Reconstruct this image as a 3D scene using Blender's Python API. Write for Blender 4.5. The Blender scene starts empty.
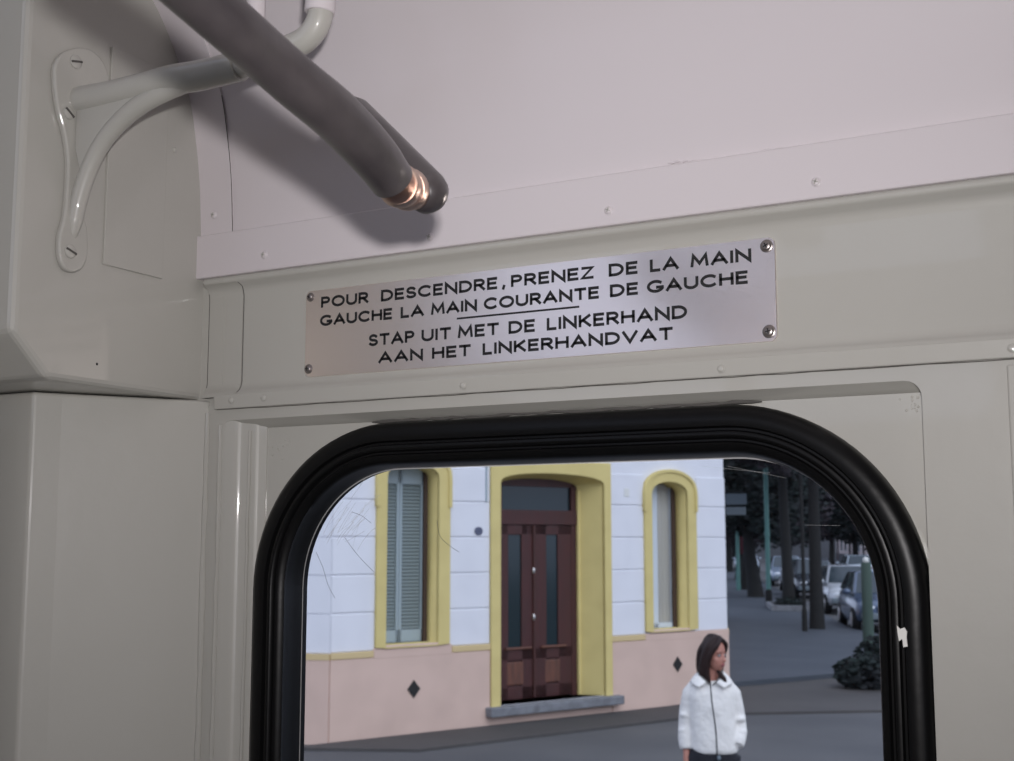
import bpy, bmesh, math, random
from mathutils import Vector, Matrix
random.seed(7)
SC = bpy.context.scene
COL = SC.collection
rad = math.radians

# ------------------------------------------------------------------ camera
FPX, TH, PSI = 1268.0, rad(7.18), rad(28.9)
CAM = Vector((0.0, -0.9, 2.2))
FWD = Vector((-math.sin(PSI)*math.cos(TH), math.cos(PSI)*math.cos(TH), math.sin(TH)))
RGT = Vector((math.cos(PSI), math.sin(PSI), 0))
UPV = RGT.cross(FWD)
cd = bpy.data.cameras.new('camera'); cam = bpy.data.objects.new('camera', cd); COL.objects.link(cam)
cd.sensor_width = 36; cd.lens = FPX*36/1014; cd.clip_start = 0.01; cd.clip_end = 500
cam.matrix_world = Matrix.Translation(CAM) @ Matrix((RGT, UPV, -FWD)).transposed().to_4x4()
cd.dof.use_dof = True; cd.dof.focus_distance = 1.02; cd.dof.aperture_fstop = 20
SC.camera = cam
# ------------------------------------------------------------------ light
w = bpy.data.worlds.new('overcast_sky'); SC.world = w; w.use_nodes = True
bg = w.node_tree.nodes['Background']; bg.inputs[0].default_value = (0.74, 0.83, 1.09, 1); bg.inputs[1].default_value = 1.0
SC.view_settings.view_transform = 'Standard'; SC.view_settings.look = 'None'
SC.view_settings.gamma = 1; SC.view_settings.use_curve_mapping = False; SC.view_settings.exposure = 0.0
fl = bpy.data.lights.new('camera_flash', 'AREA'); fl.shape = 'RECTANGLE'; fl.size = 0.026; fl.size_y = 0.018
fl.energy = 3.15; fl.color = (1.0, 0.965, 0.97); fl.spread = rad(116)
flo = bpy.data.objects.new('camera_flash', fl); COL.objects.link(flo)
flo.matrix_world = Matrix.Translation(CAM + RGT*0.022 + UPV*0.066 + FWD*0.0) @ Matrix((RGT, UPV, -FWD)).transposed().to_4x4() @ Matrix.Rotation(rad(4.5), 4, 'X') @ Matrix.Rotation(rad(4), 4, 'Y')

sl = bpy.data.lights.new('veiled_sun', 'SUN'); sl.energy = 1.25; sl.angle = rad(50); sl.color = (0.93, 0.955, 1.0)
slo = bpy.data.objects.new('veiled_sun', sl); COL.objects.link(slo)
slo.rotation_euler = Vector((0.82, -0.52, 0.82)).to_track_quat('Z', 'Y').to_euler()

# ------------------------------------------------------------------ helpers
def ray(px, py): return FWD*FPX + RGT*(px-507) + UPV*(380.5-py)
def on_y(px, py, y=0.0): d = ray(px, py); return CAM + d*((y-CAM.y)/d.y)
def on_x(px, py, x): d = ray(px, py); return CAM + d*((x-CAM.x)/d.x)
def on_z(px, py, z=0.0): d = ray(px, py); return CAM + d*((z-CAM.z)/d.z)
def at(px, py, depth): return CAM + ray(px, py)*(depth/FPX)

def tag(o, label=None, cat=None, group=None, kind=None):
    if label: o['label'] = label
    if cat: o['category'] = cat
    if group: o['group'] = group
    if kind: o['kind'] = kind
    return o
def empty(name, loc=(0, 0, 0), rz=0.0, parent=None):
    o = bpy.data.objects.new(name, None); COL.objects.link(o); o.location = loc; o.rotation_euler = (0, 0, rz)
    o.empty_display_size = 0.1
    if parent: o.parent = parent
    return o
def obj(name, bm, mat, parent=None, smooth=False, recalc=True, angle=35):
    if recalc: bmesh.ops.recalc_face_normals(bm, faces=bm.faces)
    me = bpy.data.meshes.new(name); bm.to_mesh(me); bm.free()
    return link(name, me, mat, parent, smooth, angle)
def link(name, me, mat, parent=None, smooth=False, angle=35):
    if mat: me.materials.clear(); me.materials.append(mat)
    if smooth:
        me.polygons.foreach_set('use_smooth', [True]*len(me.polygons))
        try: me.set_sharp_from_angle(angle=rad(angle))
        except Exception: pass
    o = bpy.data.objects.new(name, me); COL.objects.link(o)
    if parent: o.parent = parent
    return o
def bevel(o, wd, seg=2):
    m = o.modifiers.new('bevel', 'BEVEL'); m.width = wd; m.segments = seg; m.limit_method = 'ANGLE'; m.angle_limit = rad(40)
    m.harden_normals = False
    return o
def box(bm, x0, x1, y0, y1, z0, z1):
    v = [bm.verts.new(p) for p in ((x0,y0,z0),(x1,y0,z0),(x1,y1,z0),(x0,y1,z0),(x0,y0,z1),(x1,y0,z1),(x1,y1,z1),(x0,y1,z1))]
    for f in ((0,3,2,1),(4,5,6,7),(0,1,5,4),(1,2,6,5),(2,3,7,6),(3,0,4,7)): bm.faces.new([v[i] for i in f])
    return v
def nb(): return bmesh.new()
def boxes(*a):
    bm = nb()
    for b in a: box(bm, *b)
    return bm
def prism(bm, pts, h):                      # pts: closed loop of Vectors, extruded by vector h
    a = [bm.verts.new(p) for p in pts]; b = [bm.verts.new(Vector(p)+Vector(h)) for p in pts]
    n = len(a); bm.faces.new(a); bm.faces.new(b[::-1])
    for i in range(n): bm.faces.new((a[i], b[i], b[(i+1) % n], a[(i+1) % n]))
def frame_of(t):
    t = t.normalized(); r = Vector((0, 0, 1)) if abs(t.z) < 0.9 else Vector((1, 0, 0))
    a = t.cross(r).normalized(); return a, t.cross(a).normalized()
def tube(bm, pts, rads, n=16, caps=True, dome=False):
    pts = [Vector(p) for p in pts]
    if not hasattr(rads, '__len__'): rads = [rads]*len(pts)
    rads = list(rads)
    if dome:
        for end in (0, 1):
            p, q = (pts[0], pts[1]) if end == 0 else (pts[-1], pts[-2])
            d = (p-q).normalized(); r = rads[0] if end == 0 else rads[-1]
            ext = [(p + d*r*math.sin(a), r*math.cos(a)) for a in (rad(25), rad(50), rad(70), rad(84))]
            if end == 0: pts = [e[0] for e in ext[::-1]] + pts; rads = [e[1] for e in ext[::-1]] + rads
            else: pts += [e[0] for e in ext]; rads += [e[1] for e in ext]
    rings = []; a = None
    for i, p in enumerate(pts):
        t = (pts[min(i+1, len(pts)-1)] - pts[max(i-1, 0)])
        if a is None: a, b = frame_of(t)
        else:
            t = t.normalized(); a = (a - t*a.dot(t)).normalized(); b = t.cross(a)
        rings.append([bm.verts.new(p + (a*math.cos(2*math.pi*k/n) + b*math.sin(2*math.pi*k/n))*rads[i]) for k in range(n)])
    for r0, r1 in zip(rings, rings[1:]):
        for k in range(n): bm.faces.new((r0[k], r0[(k+1) % n], r1[(k+1) % n], r1[k]))
    if caps: bm.faces.new(rings[0][::-1]); bm.faces.new(rings[-1])
def ell(bm, c, r, rot=None, u=16, v=10):
    M = Matrix.Translation(Vector(c)) @ (rot.to_4x4() if rot else Matrix.Identity(4)) @ Matrix.Diagonal((r[0], r[1], r[2], 1))
    bmesh.ops.create_uvsphere(bm, u_segments=u, v_segments=v, radius=1, matrix=M)
def spline(P, n=8):                          # Catmull-Rom through P (Vectors)
    P = [Vector(p) for p in P]; out = []
    for i in range(len(P)-1):
        p0, p1, p2, p3 = P[max(i-1, 0)], P[i], P[i+1], P[min(i+2, len(P)-1)]
        for k in range(n):
            t = k/n
            out.append(0.5*((2*p1) + (p2-p0)*t + (2*p0-5*p1+4*p2-p3)*t*t + (3*p1-p0-3*p2+p3)*t**3))
    return out + [P[-1]]
def lerp_list(vals, n):
    out = []
    for i in range(len(vals)-1):
        out += [vals[i] + (vals[i+1]-vals[i])*k/n for k in range(n)]
    return out + [vals[-1]]
def plate(outline, holes, y0, y1, bev=0.0):  # (x,z) outline with holes, solid from y0 to y1 -> bmesh
    cu = bpy.data.curves.new('tmp', 'CURVE'); cu.dimensions = '2D'; cu.fill_mode = 'BOTH'
    for loop in [outline] + list(holes):
        s = cu.splines.new('POLY'); s.points.add(len(loop)-1); s.use_cyclic_u = True
        for q, (x, z) in zip(s.points, loop): q.co = (x, z, 0, 1)
    cu.extrude = abs(y1-y0)/2
    o = bpy.data.objects.new('tmp', cu); COL.objects.link(o)
    dg = bpy.context.evaluated_depsgraph_get(); dg.update()
    me = bpy.data.meshes.new_from_object(o.evaluated_get(dg))
    bpy.data.objects.remove(o); bpy.data.curves.remove(cu)
    bm = nb(); bm.from_mesh(me); bpy.data.meshes.remove(me)
    ym = (y0+y1)/2
    for v in bm.verts: v.co = Vector((v.co.x, ym + v.co.z, v.co.y))
    bmesh.ops.remove_doubles(bm, verts=bm.verts, dist=1e-6)
    return bm
def rrect(x0, x1, z0, z1, r, n=10):
    out = []
    for cx, cz, a0 in ((x1-r, z1-r, 0), (x0+r, z1-r, 90), (x0+r, z0+r, 180), (x1-r, z0+r, 270)):
        for k in range(n+1):
            a = rad(a0 + 90*k/n); out.append((cx + r*math.cos(a), cz + r*math.sin(a)))
    return out
def arch(x0, x1, z0, zs, zt, n=16):          # opening with an elliptical head
    cx, hx = (x0+x1)/2, (x1-x0)/2
    return [(x0, z0), (x1, z0)] + [(cx + hx*math.cos(math.pi*k/n), zs + (zt-zs)*math.sin(math.pi*k/n)**0.8) for k in range(n+1)]
def extrude_profile(prof, x0, x1, close=True):   # prof (y,z) swept along X
    bm = nb(); a = [bm.verts.new((x0, y, z)) for y, z in prof]; b = [bm.verts.new((x1, y, z)) for y, z in prof]
    n = len(prof)
    for i in range(n if close else n-1): bm.faces.new((a[i], a[(i+1) % n], b[(i+1) % n], b[i]))
    if close: bm.faces.new(a); bm.faces.new(b[::-1])
    return bm
def copy_tree(o, parent=None):
    c = o.copy(); COL.objects.link(c); c.parent = parent
    for ch in list(o.children): copy_tree(ch, c)
    return c

# ------------------------------------------------------------------ materials
def mat(name, col, rough=0.5, metal=0.0, bump=None, var=None, spec=0.5, coat=0.0, stretch=None, emit=None, alpha=None):
    m = bpy.data.materials.new(name); m.use_nodes = True; nt = m.node_tree; p = nt.nodes['Principled BSDF']
    p.inputs['Base Color'].default_value = (*col, 1); p.inputs['Roughness'].default_value = rough
    p.inputs['Metallic'].default_value = metal; p.inputs['Specular IOR Level'].default_value = spec
    p.inputs['Coat Weight'].default_value = coat; p.inputs['Coat Roughness'].default_value = 0.055
    tc = nt.nodes.new('ShaderNodeTexCoord'); src = tc.outputs['Object']
    if stretch:
        mp = nt.nodes.new('ShaderNodeMapping'); mp.inputs['Scale'].default_value = stretch
        nt.links.new(src, mp.inputs['Vector']); src = mp.outputs['Vector']
    if var:                                   # (scale, second colour, low, high)
        nz = nt.nodes.new('ShaderNodeTexNoise'); nz.inputs['Scale'].default_value = var[0]; nz.inputs['Detail'].default_value = 6
        cr = nt.nodes.new('ShaderNodeValToRGB'); cr.color_ramp.elements[0].position = var[2]; cr.color_ramp.elements[1].position = var[3]
        cr.color_ramp.elements[0].color = (*col, 1); cr.color_ramp.elements[1].color = (*var[1], 1)
        nt.links.new(src, nz.inputs['Vector']); nt.links.new(nz.outputs['Fac'], cr.inputs['Fac']); nt.links.new(cr.outputs['Color'], p.inputs['Base Color'])
    if bump:                                  # list of (scale, strength, distance)
        prev = None
        for sc, st, di in bump:
            nz = nt.nodes.new('ShaderNodeTexNoise'); nz.inputs['Scale'].default_value = sc; nz.inputs['Detail'].default_value = 3
            b = nt.nodes.new('ShaderNodeBump'); b.inputs['Strength'].default_value = st; b.inputs['Distance'].default_value = di
            nt.links.new(src, nz.inputs['Vector']); nt.links.new(nz.outputs['Fac'], b.inputs['Height'])
            if prev: nt.links.new(prev.outputs['Normal'], b.inputs['Normal'])
            prev = b
        nt.links.new(prev.outputs['Normal'], p.inputs['Normal'])
    return m
PB = [(9, 0.4, 0.004), (70, 0.16, 0.0012), (240, 0.10, 0.0005)]
M = dict(
    cream=mat('glossy_grey_cream_paint', (0.43, 0.42, 0.385), 0.42, bump=PB, coat=0.6, spec=0.3),
    white=mat('warm_white_ceiling_paint', (0.62, 0.575, 0.59), 0.38, bump=[(7, 0.3, 0.004), (150, 0.1, 0.0005)]),
    rubber=mat('black_rubber', (0.0035, 0.0035, 0.0038), 0.36, bump=[(60, 0.2, 0.001)], spec=0.22),
    sleeve=mat('worn_brown_black_rubber', (0.036, 0.031, 0.033), 0.28, spec=0.8, bump=[(60, 0.3, 0.0012)], var=(25, (0.060, 0.052, 0.053), 0.4, 0.7)),
    copper=mat('aged_copper', (0.42, 0.25, 0.19), 0.38, 1.0, bump=[(150, 0.3, 0.0006)]),
    ring=mat('worn_pale_copper', (0.62, 0.46, 0.38), 0.35, 1.0),
    steel=mat('brushed_steel', (0.95, 0.845, 0.785), 0.30, 1.0, bump=[(60, 0.10, 0.0004)], stretch=(3, 3, 40)),
    screw=mat('dull_screw_metal', (0.32, 0.29, 0.28), 0.35, 0.9, bump=[(300, 0.3, 0.0005)]),
    ink=mat('black_engraved_enamel', (0.010, 0.009, 0.009), 0.5),
    gap=mat('dark_paint_gap', (0.085, 0.080, 0.074), 0.8),
    dark=mat('dark_gap', (0.012, 0.012, 0.012), 0.8),
    chip=mat('dry_white_paint_chip', (0.75, 0.74, 0.70), 0.7),
    tan=mat('old_tan_sealant', (0.36, 0.28, 0.14), 0.7),
    wood=mat('varnished_wood', (0.24, 0.12, 0.06), 0.35, var=(6, (0.15, 0.07, 0.035), 0.35, 0.7), stretch=(8, 8, 0.7)),
    floor=mat('ribbed_grey_floor', (0.10, 0.10, 0.10), 0.7, bump=[(40, 0.3, 0.002)]),
    fac_white=mat('white_masonry_paint', (0.80, 0.795, 0.83), 0.8, bump=[(30, 0.2, 0.004)], var=(3, (0.75, 0.745, 0.78), 0.45, 0.75)),
    yellow=mat('yellow_masonry_paint', (0.72, 0.585, 0.235), 0.75, bump=[(25, 0.15, 0.003)], var=(4, (0.66, 0.53, 0.21), 0.4, 0.7)),
    band=mat('pale_yellow_band_paint', (0.66, 0.50, 0.26), 0.8, bump=[(25, 0.15, 0.003)]),
    pink=mat('pink_beige_render', (0.70, 0.505, 0.415), 0.85, bump=[(30, 0.3, 0.005)], var=(2.2, (0.62, 0.445, 0.365), 0.4, 0.75)),
    stone=mat('grey_step_stone', (0.22, 0.225, 0.24), 0.7, bump=[(40, 0.3, 0.004)], var=(9, (0.15, 0.15, 0.16), 0.4, 0.7)),
    door=mat('dark_red_brown_varnish', (0.075, 0.020, 0.018), 0.5, bump=[(12, 0.2, 0.003)], var=(5, (0.05, 0.018, 0.016), 0.35, 0.7), stretch=(5, 5, 0.8)),
    panelwood=mat('worn_brown_wood', (0.17, 0.065, 0.04), 0.45, var=(6, (0.09, 0.04, 0.03), 0.35, 0.7), stretch=(5, 5, 0.9)),
    dglass=mat('dark_door_glass', (0.012, 0.025, 0.030), 0.12, spec=0.6),
    shutter=mat('grey_green_shutter_paint', (0.20, 0.245, 0.25), 0.6),
    shutter_light=mat('pale_blue_grey_paint', (0.34, 0.41, 0.45), 0.6),
    sash=mat('pale_blue_white_paint', (0.62, 0.68, 0.76), 0.5),
    jamb=mat('dark_brown_jamb', (0.07, 0.04, 0.03), 0.6),
    curtain=mat('beige_curtain_cloth', (0.72, 0.66, 0.60), 0.95, bump=[(14, 0.6, 0.02)], stretch=(6, 6, 0.3)),
    silver=mat('worn_nickel', (0.65, 0.62, 0.60), 0.3, 0.9),
    vent=mat('dark_vent_grille', (0.02, 0.018, 0.018), 0.7),
    plaque=mat('blue_grey_enamel', (0.10, 0.11, 0.17), 0.4),
    asphalt=mat('grey_asphalt', (0.080, 0.079, 0.083), 0.8, bump=[(18, 0.4, 0.01)], var=(0.55, (0.115, 0.112, 0.113), 0.35, 0.7)),
    brownpave=mat('brown_grey_worn_paving', (0.062, 0.056, 0.054), 0.8, bump=[(8, 0.4, 0.01)], var=(0.7, (0.085, 0.077, 0.073), 0.35, 0.7)),
    bluepave=mat('blue_grey_paving_slabs', (0.058, 0.068, 0.084), 0.7, bump=[(5, 0.3, 0.006)], var=(0.8, (0.075, 0.085, 0.102), 0.35, 0.7)),
    trunk=mat('dark_bark', (0.016, 0.016, 0.016), 0.9, bump=[(20, 0.6, 0.03)]),
    leaf=mat('dark_street_tree_leaves', (0.026, 0.035, 0.033), 0.9, spec=0.15, var=(1.6, (0.040, 0.042, 0.045), 0.4, 0.65)),
    leaf2=mat('purple_brown_tree_leaves', (0.038, 0.033, 0.038), 0.9, spec=0.15, var=(1.6, (0.05, 0.045, 0.05), 0.4, 0.65)),
    greenpole=mat('weathered_green_pole_paint', (0.10, 0.23, 0.21), 0.6),
    greenpost=mat('pale_green_post_paint', (0.058, 0.090, 0.072), 0.8, bump=[(20, 0.3, 0.01)]),
    signgrey=mat('faded_blue_grey_panel', (0.15, 0.185, 0.21), 0.6),
    signband=mat('faded_pale_panel', (0.20, 0.235, 0.25), 0.6),
    redcloth=mat('dull_red_cloth', (0.16, 0.04, 0.05), 0.8),
    tyre=mat('tyre_rubber', (0.012, 0.012, 0.012), 0.8),
    carglass=mat('car_glass', (0.03, 0.045, 0.055), 0.08, spec=0.7),
    lampglass=mat('headlamp_glass', (0.75, 0.78, 0.82), 0.15, spec=0.7),
    skin=mat('skin', (0.46, 0.20, 0.145), 0.5, var=(40, (0.50, 0.22, 0.16), 0.4, 0.7)),
    lip=mat('lips', (0.36, 0.10, 0.10), 0.45),
    hair=mat('dark_brown_hair', (0.026, 0.012, 0.010), 0.5, spec=0.3, bump=[(30, 0.8, 0.01)], stretch=(6, 6, 0.5)),
    fleece=mat('cream_white_fleece', (0.85, 0.81, 0.76), 0.95, bump=[(160, 0.5, 0.004), (11, 0.6, 0.03)]),
    lining=mat('grey_collar_lining', (0.16, 0.15, 0.14), 0.9),
    zip=mat('dark_zip_tape', (0.03, 0.03, 0.035), 0.6),
    navy=mat('dark_navy_trousers', (0.018, 0.018, 0.024), 0.85, bump=[(60, 0.3, 0.004)]),
    shoe=mat('black_shoe_leather', (0.015, 0.014, 0.014), 0.4),
    eye=mat('eye_white', (0.36, 0.33, 0.32), 0.4), iris=mat('dark_iris', (0.02, 0.012, 0.01), 0.2),
    farwall=mat('pale_pink_far_render', (0.78, 0.66, 0.63), 0.85, var=(0.5, (0.66, 0.58, 0.57), 0.4, 0.7)),
    fargrey=mat('grey_far_render', (0.12, 0.125, 0.14), 0.85, var=(0.4, (0.09, 0.095, 0.105), 0.4, 0.7)),
    roof=mat('grey_roofing', (0.16, 0.15, 0.15), 0.85),
    farglass=mat('far_window_glass', (0.04, 0.045, 0.055), 0.2),
)
# window glass: thin clear sheet, part mirror
gm = bpy.data.materials.new('clear_window_glass'); gm.use_nodes = True; nt = gm.node_tree; nt.nodes.clear()
out = nt.nodes.new('ShaderNodeOutputMaterial'); mx = nt.nodes.new('ShaderNodeMixShader'); tr = nt.nodes.new('ShaderNodeBsdfTransparent')
gl = nt.nodes.new('ShaderNodeBsdfGlossy'); fr = nt.nodes.new('ShaderNodeFresnel'); fr.inputs['IOR'].default_value = 1.24
gl.inputs['Roughness'].default_value = 0.02; tr.inputs[0].default_value = (0.94, 0.955, 0.96, 1)
nt.links.new(fr.outputs[0], mx.inputs[0]); nt.links.new(tr.outputs[0], mx.inputs[1]); nt.links.new(gl.outputs[0], mx.inputs[2]); nt.links.new(mx.outputs[0], out.inputs[0])
M['glass'] = gm
sm = bpy.data.materials.new('fine_glass_scratch'); sm.use_nodes = True; nt = sm.node_tree; nt.nodes.clear()
out = nt.nodes.new('ShaderNodeOutputMaterial'); mx = nt.nodes.new('ShaderNodeMixShader'); tr = nt.nodes.new('ShaderNodeBsdfTransparent')
df = nt.nodes.new('ShaderNodeBsdfDiffuse'); df.inputs[0].default_value = (0.75, 0.75, 0.75, 1); mx.inputs[0].default_value = 0.45
nt.links.new(tr.outputs[0], mx.inputs[1]); nt.links.new(df.outputs[0], mx.inputs[2]); nt.links.new(mx.outputs[0], out.inputs[0])
M['scratch'] = sm
sm2 = sm.copy(); sm2.name = 'dusty_glass_edge'; [n for n in sm2.node_tree.nodes if n.type == 'MIX_SHADER'][0].inputs[0].default_value = 0.5
M['grime'] = sm2

# ================================================================== TRAM: the setting
XR = 0.62                     # right end of the end wall
X1 = -0.829                   # face of the corner box beside the end wall
ZA, ZB, ZC, ZD, ZE = 2.4457, 2.4875, 2.3341, 2.3207, 2.3102
# end wall: flat frame round the recessed window panel
hole = rrect(-0.800, -0.1697, 1.42, ZE, 0.012, 5)
wr = obj('wall_rear', plate([(-0.818, 0.75), (XR, 0.75), (XR, ZD+0.004), (-0.818, ZD+0.004)], [hole], 0.0, 0.045), M['cream'])
tag(wr, kind='structure')
# sign board panel above, coved top and bottom, with the bead under the white strip
prof = [(-0.003, ZA+0.001), (-0.0065, ZA-0.0012), (-0.0075, ZA-0.0042), (-0.0055, ZA-0.007), (0.0006, ZA-0.0095), (0.0030, ZA-0.014), (0.004, ZA-0.019),
        (0.004, 2.346), (0.0030, 2.342), (0.0006, 2.338), (-0.0028, 2.3355), (-0.003, ZC-0.002)]
bm = extrude_profile(prof + [(0.04, ZC-0.002), (0.04, ZA+0.001)], X1+0.008, XR)
sp = obj('sign_panel', bm, M['cream'], wr, True, angle=60)
cp = obj('corner_strap', extrude_profile([(y-0.0016, z) for y, z in prof[3:]] + [(0.01, ZC-0.002), (0.01, ZA-0.007)], X1+0.008, -0.7805), M['cream'], wr, True, angle=60)
# the recessed window panel with its round-cornered hole, slanted side and top lip
GX0, GX1, GZ0, GZ1, GR = -0.7575, -0.1705, 1.46, 2.3000, 0.143
pn = obj('window_panel', plate([(-0.764, 1.43), (-0.166, 1.43), (-0.166, ZE+0.008), (-0.764, ZE+0.008)], [rrect(GX0+0.012, GX1-0.012, GZ0+0.012, GZ1-0.012, GR-0.012, 14)], 0.015, 0.034), M['cream'], wr)
cv = [Vector((x, y, 1.42)) for x, y in ((-.801, 0), (-.7965, .0002), (-.7880, .0020), (-.7838, .0034), (-.7820, .0046), (-.7802, .0059), (-.7745, .0072), (-.7700, .0080), (-.7665, .0090), (-.7648, .0101), (-.7630, .0113), (-.757, .0137))]
bm = nb(); prism(bm, spline(cv, 4) + [Vector((-.757, .03, 1.42)), Vector((-.801, .03, 1.42))], (0, 0, ZE-1.42))
obj('panel_side_cove', bm, M['cream'], wr, True, angle=50)
bm = extrude_profile([(0.0005, ZE+0.004), (0.0005, ZE+0.0005), (0.010, ZE-0.0045), (0.0155, ZE-0.0075), (0.02, ZE-0.0075), (0.02, ZE+0.004)], -0.796, -0.1715)
obj('panel_top_lip', bm, M['cream'], wr, True)
# paint beads down the corner
for x, y, r, z1 in ((-0.8165, -0.0008, 0.0028, 2.318), (-0.8005, -0.0004, 0.0022, 2.306), (-0.7715, 0.0064, 0.0015, 2.30)):
    bm = nb(); tube(bm, [(x + random.uniform(-.0006, .0006), y, 1.45 + (z1-1.45)*k/40) for k in range(41)], [r*random.uniform(.8, 1.2) for k in range(41)], 8)
    obj('seam_bead', bm, M['cream'], wr, True)
# right post edge
bevel(obj('post_cover', boxes((-0.1135, XR, -0.0035, 0.01, 0.75, 2.3165)), M['cream'], wr), 0.0012, 2)

def rivet(name, p, r, mt, parent, h=None, normal='-y', slot=False):
    h = h or r*0.5; bm = nb()
    pr = [(r*1.25, 0), (r*1.2, -h*0.25), (r, -h*0.35), (r*0.95, -h*0.7), (r*0.7, -h*0.95), (r*0.3, -h)] if not slot else [(r, 0), (r, -h*0.6), (r*0.85, -h*0.9), (r*0.4, -h)]
    n = 18; rings = []
    for q, d in pr: rings.append([bm.verts.new((q*math.cos(2*math.pi*k/n), d, q*math.sin(2*math.pi*k/n))) for k in range(n)])
    for a, b in zip(rings, rings[1:]):
        for k in range(n): bm.faces.new((a[k], a[(k+1) % n], b[(k+1) % n], b[k]))
    bm.faces.new(rings[-1]); bm.faces.new(rings[0][::-1])
    o = obj(name, bm, mt, parent, True, angle=50)
    o.location = p
    if normal == '+x': o.rotation_euler = (0, 0, rad(90))
    return o
def cross(p, r, parent, mt, ang=0.4):                       # a cross recess, a child of its screw
    bm = boxes((-r*0.7, r*0.7, -0.0006, 0.0003, -r*0.14, r*0.14), (-r*0.14, r*0.14, -0.0006, 0.0003, -r*0.7, r*0.7))
    o = obj('cross_slot', bm, mt, parent); o.location = p; o.rotation_euler = (0, ang, 0); return o

# trim strips
t1 = tag(bevel(obj('trim_1', extrude_profile([(-0.0055, ZC), (0.01, ZC), (0.01, ZD), (-0.0045, ZD)], -0.806, XR), M['cream']), 0.0009, 2), kind='structure')
for px, py in ((231, 400.4), (263.3, 398), (463, 385.5), (721, 368.7), (1012, 348)):
    rivet('rivet', on_y(px, py, -0.0055), 0.0026, M['cream'], t1)
t2 = tag(bevel(obj('trim_2', boxes((-0.8335, XR, -0.0085, 0.02, ZA, ZB)), M['white']), 0.0014, 2), kind='structure')
for px, py in ((264.4, 255), (430, 237), (608.6, 210.5), (816, 182)):
    s = rivet('screw', on_y(px, py, -0.0085), 0.0030, M['white'], t2, h=0.0022); cross((0, -0.0022, 0), 0.003, s, M['cream'])
# curved upper panel into the vaulted ceiling
cprof = [(-0.001, ZB-0.004), (-0.0025, 2.505), (-0.0055, 2.54), (-0.0115, 2.575), (-0.0215, 2.615), (-0.0395, 2.65), (-0.074, 2.695), (-0.13, 2.735), (-0.21, 2.77), (-0.35, 2.80), (-0.6, 2.815), (-2.0, 2.82)]
cps = spline([Vector((0, y, z)) for y, z in cprof], 6)
cp2 = [(v.y, v.z) for v in cps]
ce = tag(obj('ceiling', extrude_profile(cp2 + [(-2.0, 2.87), (0.03, 2.87), (0.03, ZB-0.004)], X1-0.02, 0.95), M['white'], None, True), kind='structure')
off = [(y-0.0022, z) for y, z in cp2 if y > -0.36]
sd = obj('end_strap', extrude_profile(off + [(y+0.004, z) for y, z in off[::-1]], -0.8345, -0.7907), M['white'], ce, True)
bevel(sd, 0.0007, 2)
s = rivet('screw', on_y(214, 215, -0.005), 0.0030, M['white'], ce, h=0.002); cross((0, -0.002, 0), 0.003, s, M['cream'])
# flaked paint edges along the strip
bm = nb()
for px, py, L in ((640, 171.5, 8), (668, 164.5, 20), (690, 162, 10), (760, 152, 26), (800, 147.5, 30)):
    pts = [on_y(px + L*k/6, py - L*k/6*0.155 + random.uniform(-1.6, 0.8), -0.0035) for k in range(7)]
    tube(bm, pts, [0.0003, 0.0007, 0.0009, 0.0006, 0.0009, 0.0006, 0.0003], 6)
obj('lifted_paint', bm, M['white'], ce, True)

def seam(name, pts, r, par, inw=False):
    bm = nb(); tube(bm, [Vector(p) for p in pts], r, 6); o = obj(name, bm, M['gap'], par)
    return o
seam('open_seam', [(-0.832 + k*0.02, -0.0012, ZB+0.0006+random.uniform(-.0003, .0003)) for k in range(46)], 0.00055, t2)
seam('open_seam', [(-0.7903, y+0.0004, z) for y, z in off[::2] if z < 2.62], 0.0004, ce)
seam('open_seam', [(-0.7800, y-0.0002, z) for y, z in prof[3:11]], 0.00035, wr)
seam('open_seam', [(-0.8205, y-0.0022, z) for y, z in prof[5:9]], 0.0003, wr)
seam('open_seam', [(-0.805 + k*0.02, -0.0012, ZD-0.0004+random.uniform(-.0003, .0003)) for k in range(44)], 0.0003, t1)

# left side: corner box with access cover, overhanging an angled lower panel
wl = tag(empty('wall_left', (-0.829, -0.1, 0.75)), kind='structure')
def inwall(o, par=None):
    o.parent = par or wl; o.matrix_parent_inverse = Matrix.Translation((0.829, 0.1, -0.75)); return o
bm = nb()
side = [(0.02, 2.331), (0.02, 2.86), (-0.2165, 2.86), (-0.2165, 2.366), (-0.179, 2.331)]
prism(bm, [(X1, y, z) for y, z in side], (-0.20, 0, 0))
hb = inwall(bevel(obj('corner_box', bm, M['cream']), 0.006, 3))
bm = nb(); prism(bm, [(X1, y, z) for y, z in ((-0.1255, 2.4375), (-0.0545, 2.4375), (-0.0545, 2.634), (-0.1255, 2.634))], (0.0024, 0, 0))
inwall(bevel(obj('access_cover', bm, M['cream']), 0.0006, 2))
bm = nb(); ell(bm, on_x(174, 150, X1), (0.0025, 0.002, 0.003), None, 10, 6); inwall(obj('paint_blob', bm, M['cream'], None, True))
bm = nb(); ell(bm, on_x(97, 364, X1), (0.0006, 0.0013, 0.0013), None, 10, 6); inwall(obj('drill_hole', bm, M['dark'], None, True))
bm = nb(); prism(bm, [(-0.8165, 0.0, 0.75), (-0.8165, 0.06, 0.75), (-1.02, 0.06, 0.75), (-1.02, -0.134, 0.75), (-0.902, -0.130, 0.75), (-0.8893, -0.1087, 0.75)], (0, 0, 2.3300-0.75))
inwall(bevel(obj('corner_post', bm, M['cream']), 0.003, 3))
bm = boxes((-0.845, -0.802, 0.002, 0.05, 2.29, 2.46)); inwall(obj('corner_fillet', bm, M['cream']))
inwall(bevel(obj('door_seal', boxes((-0.965, -0.945, -0.150, -0.128, 0.75, 2.30)), M['dark']), 0.003, 2))
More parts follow.
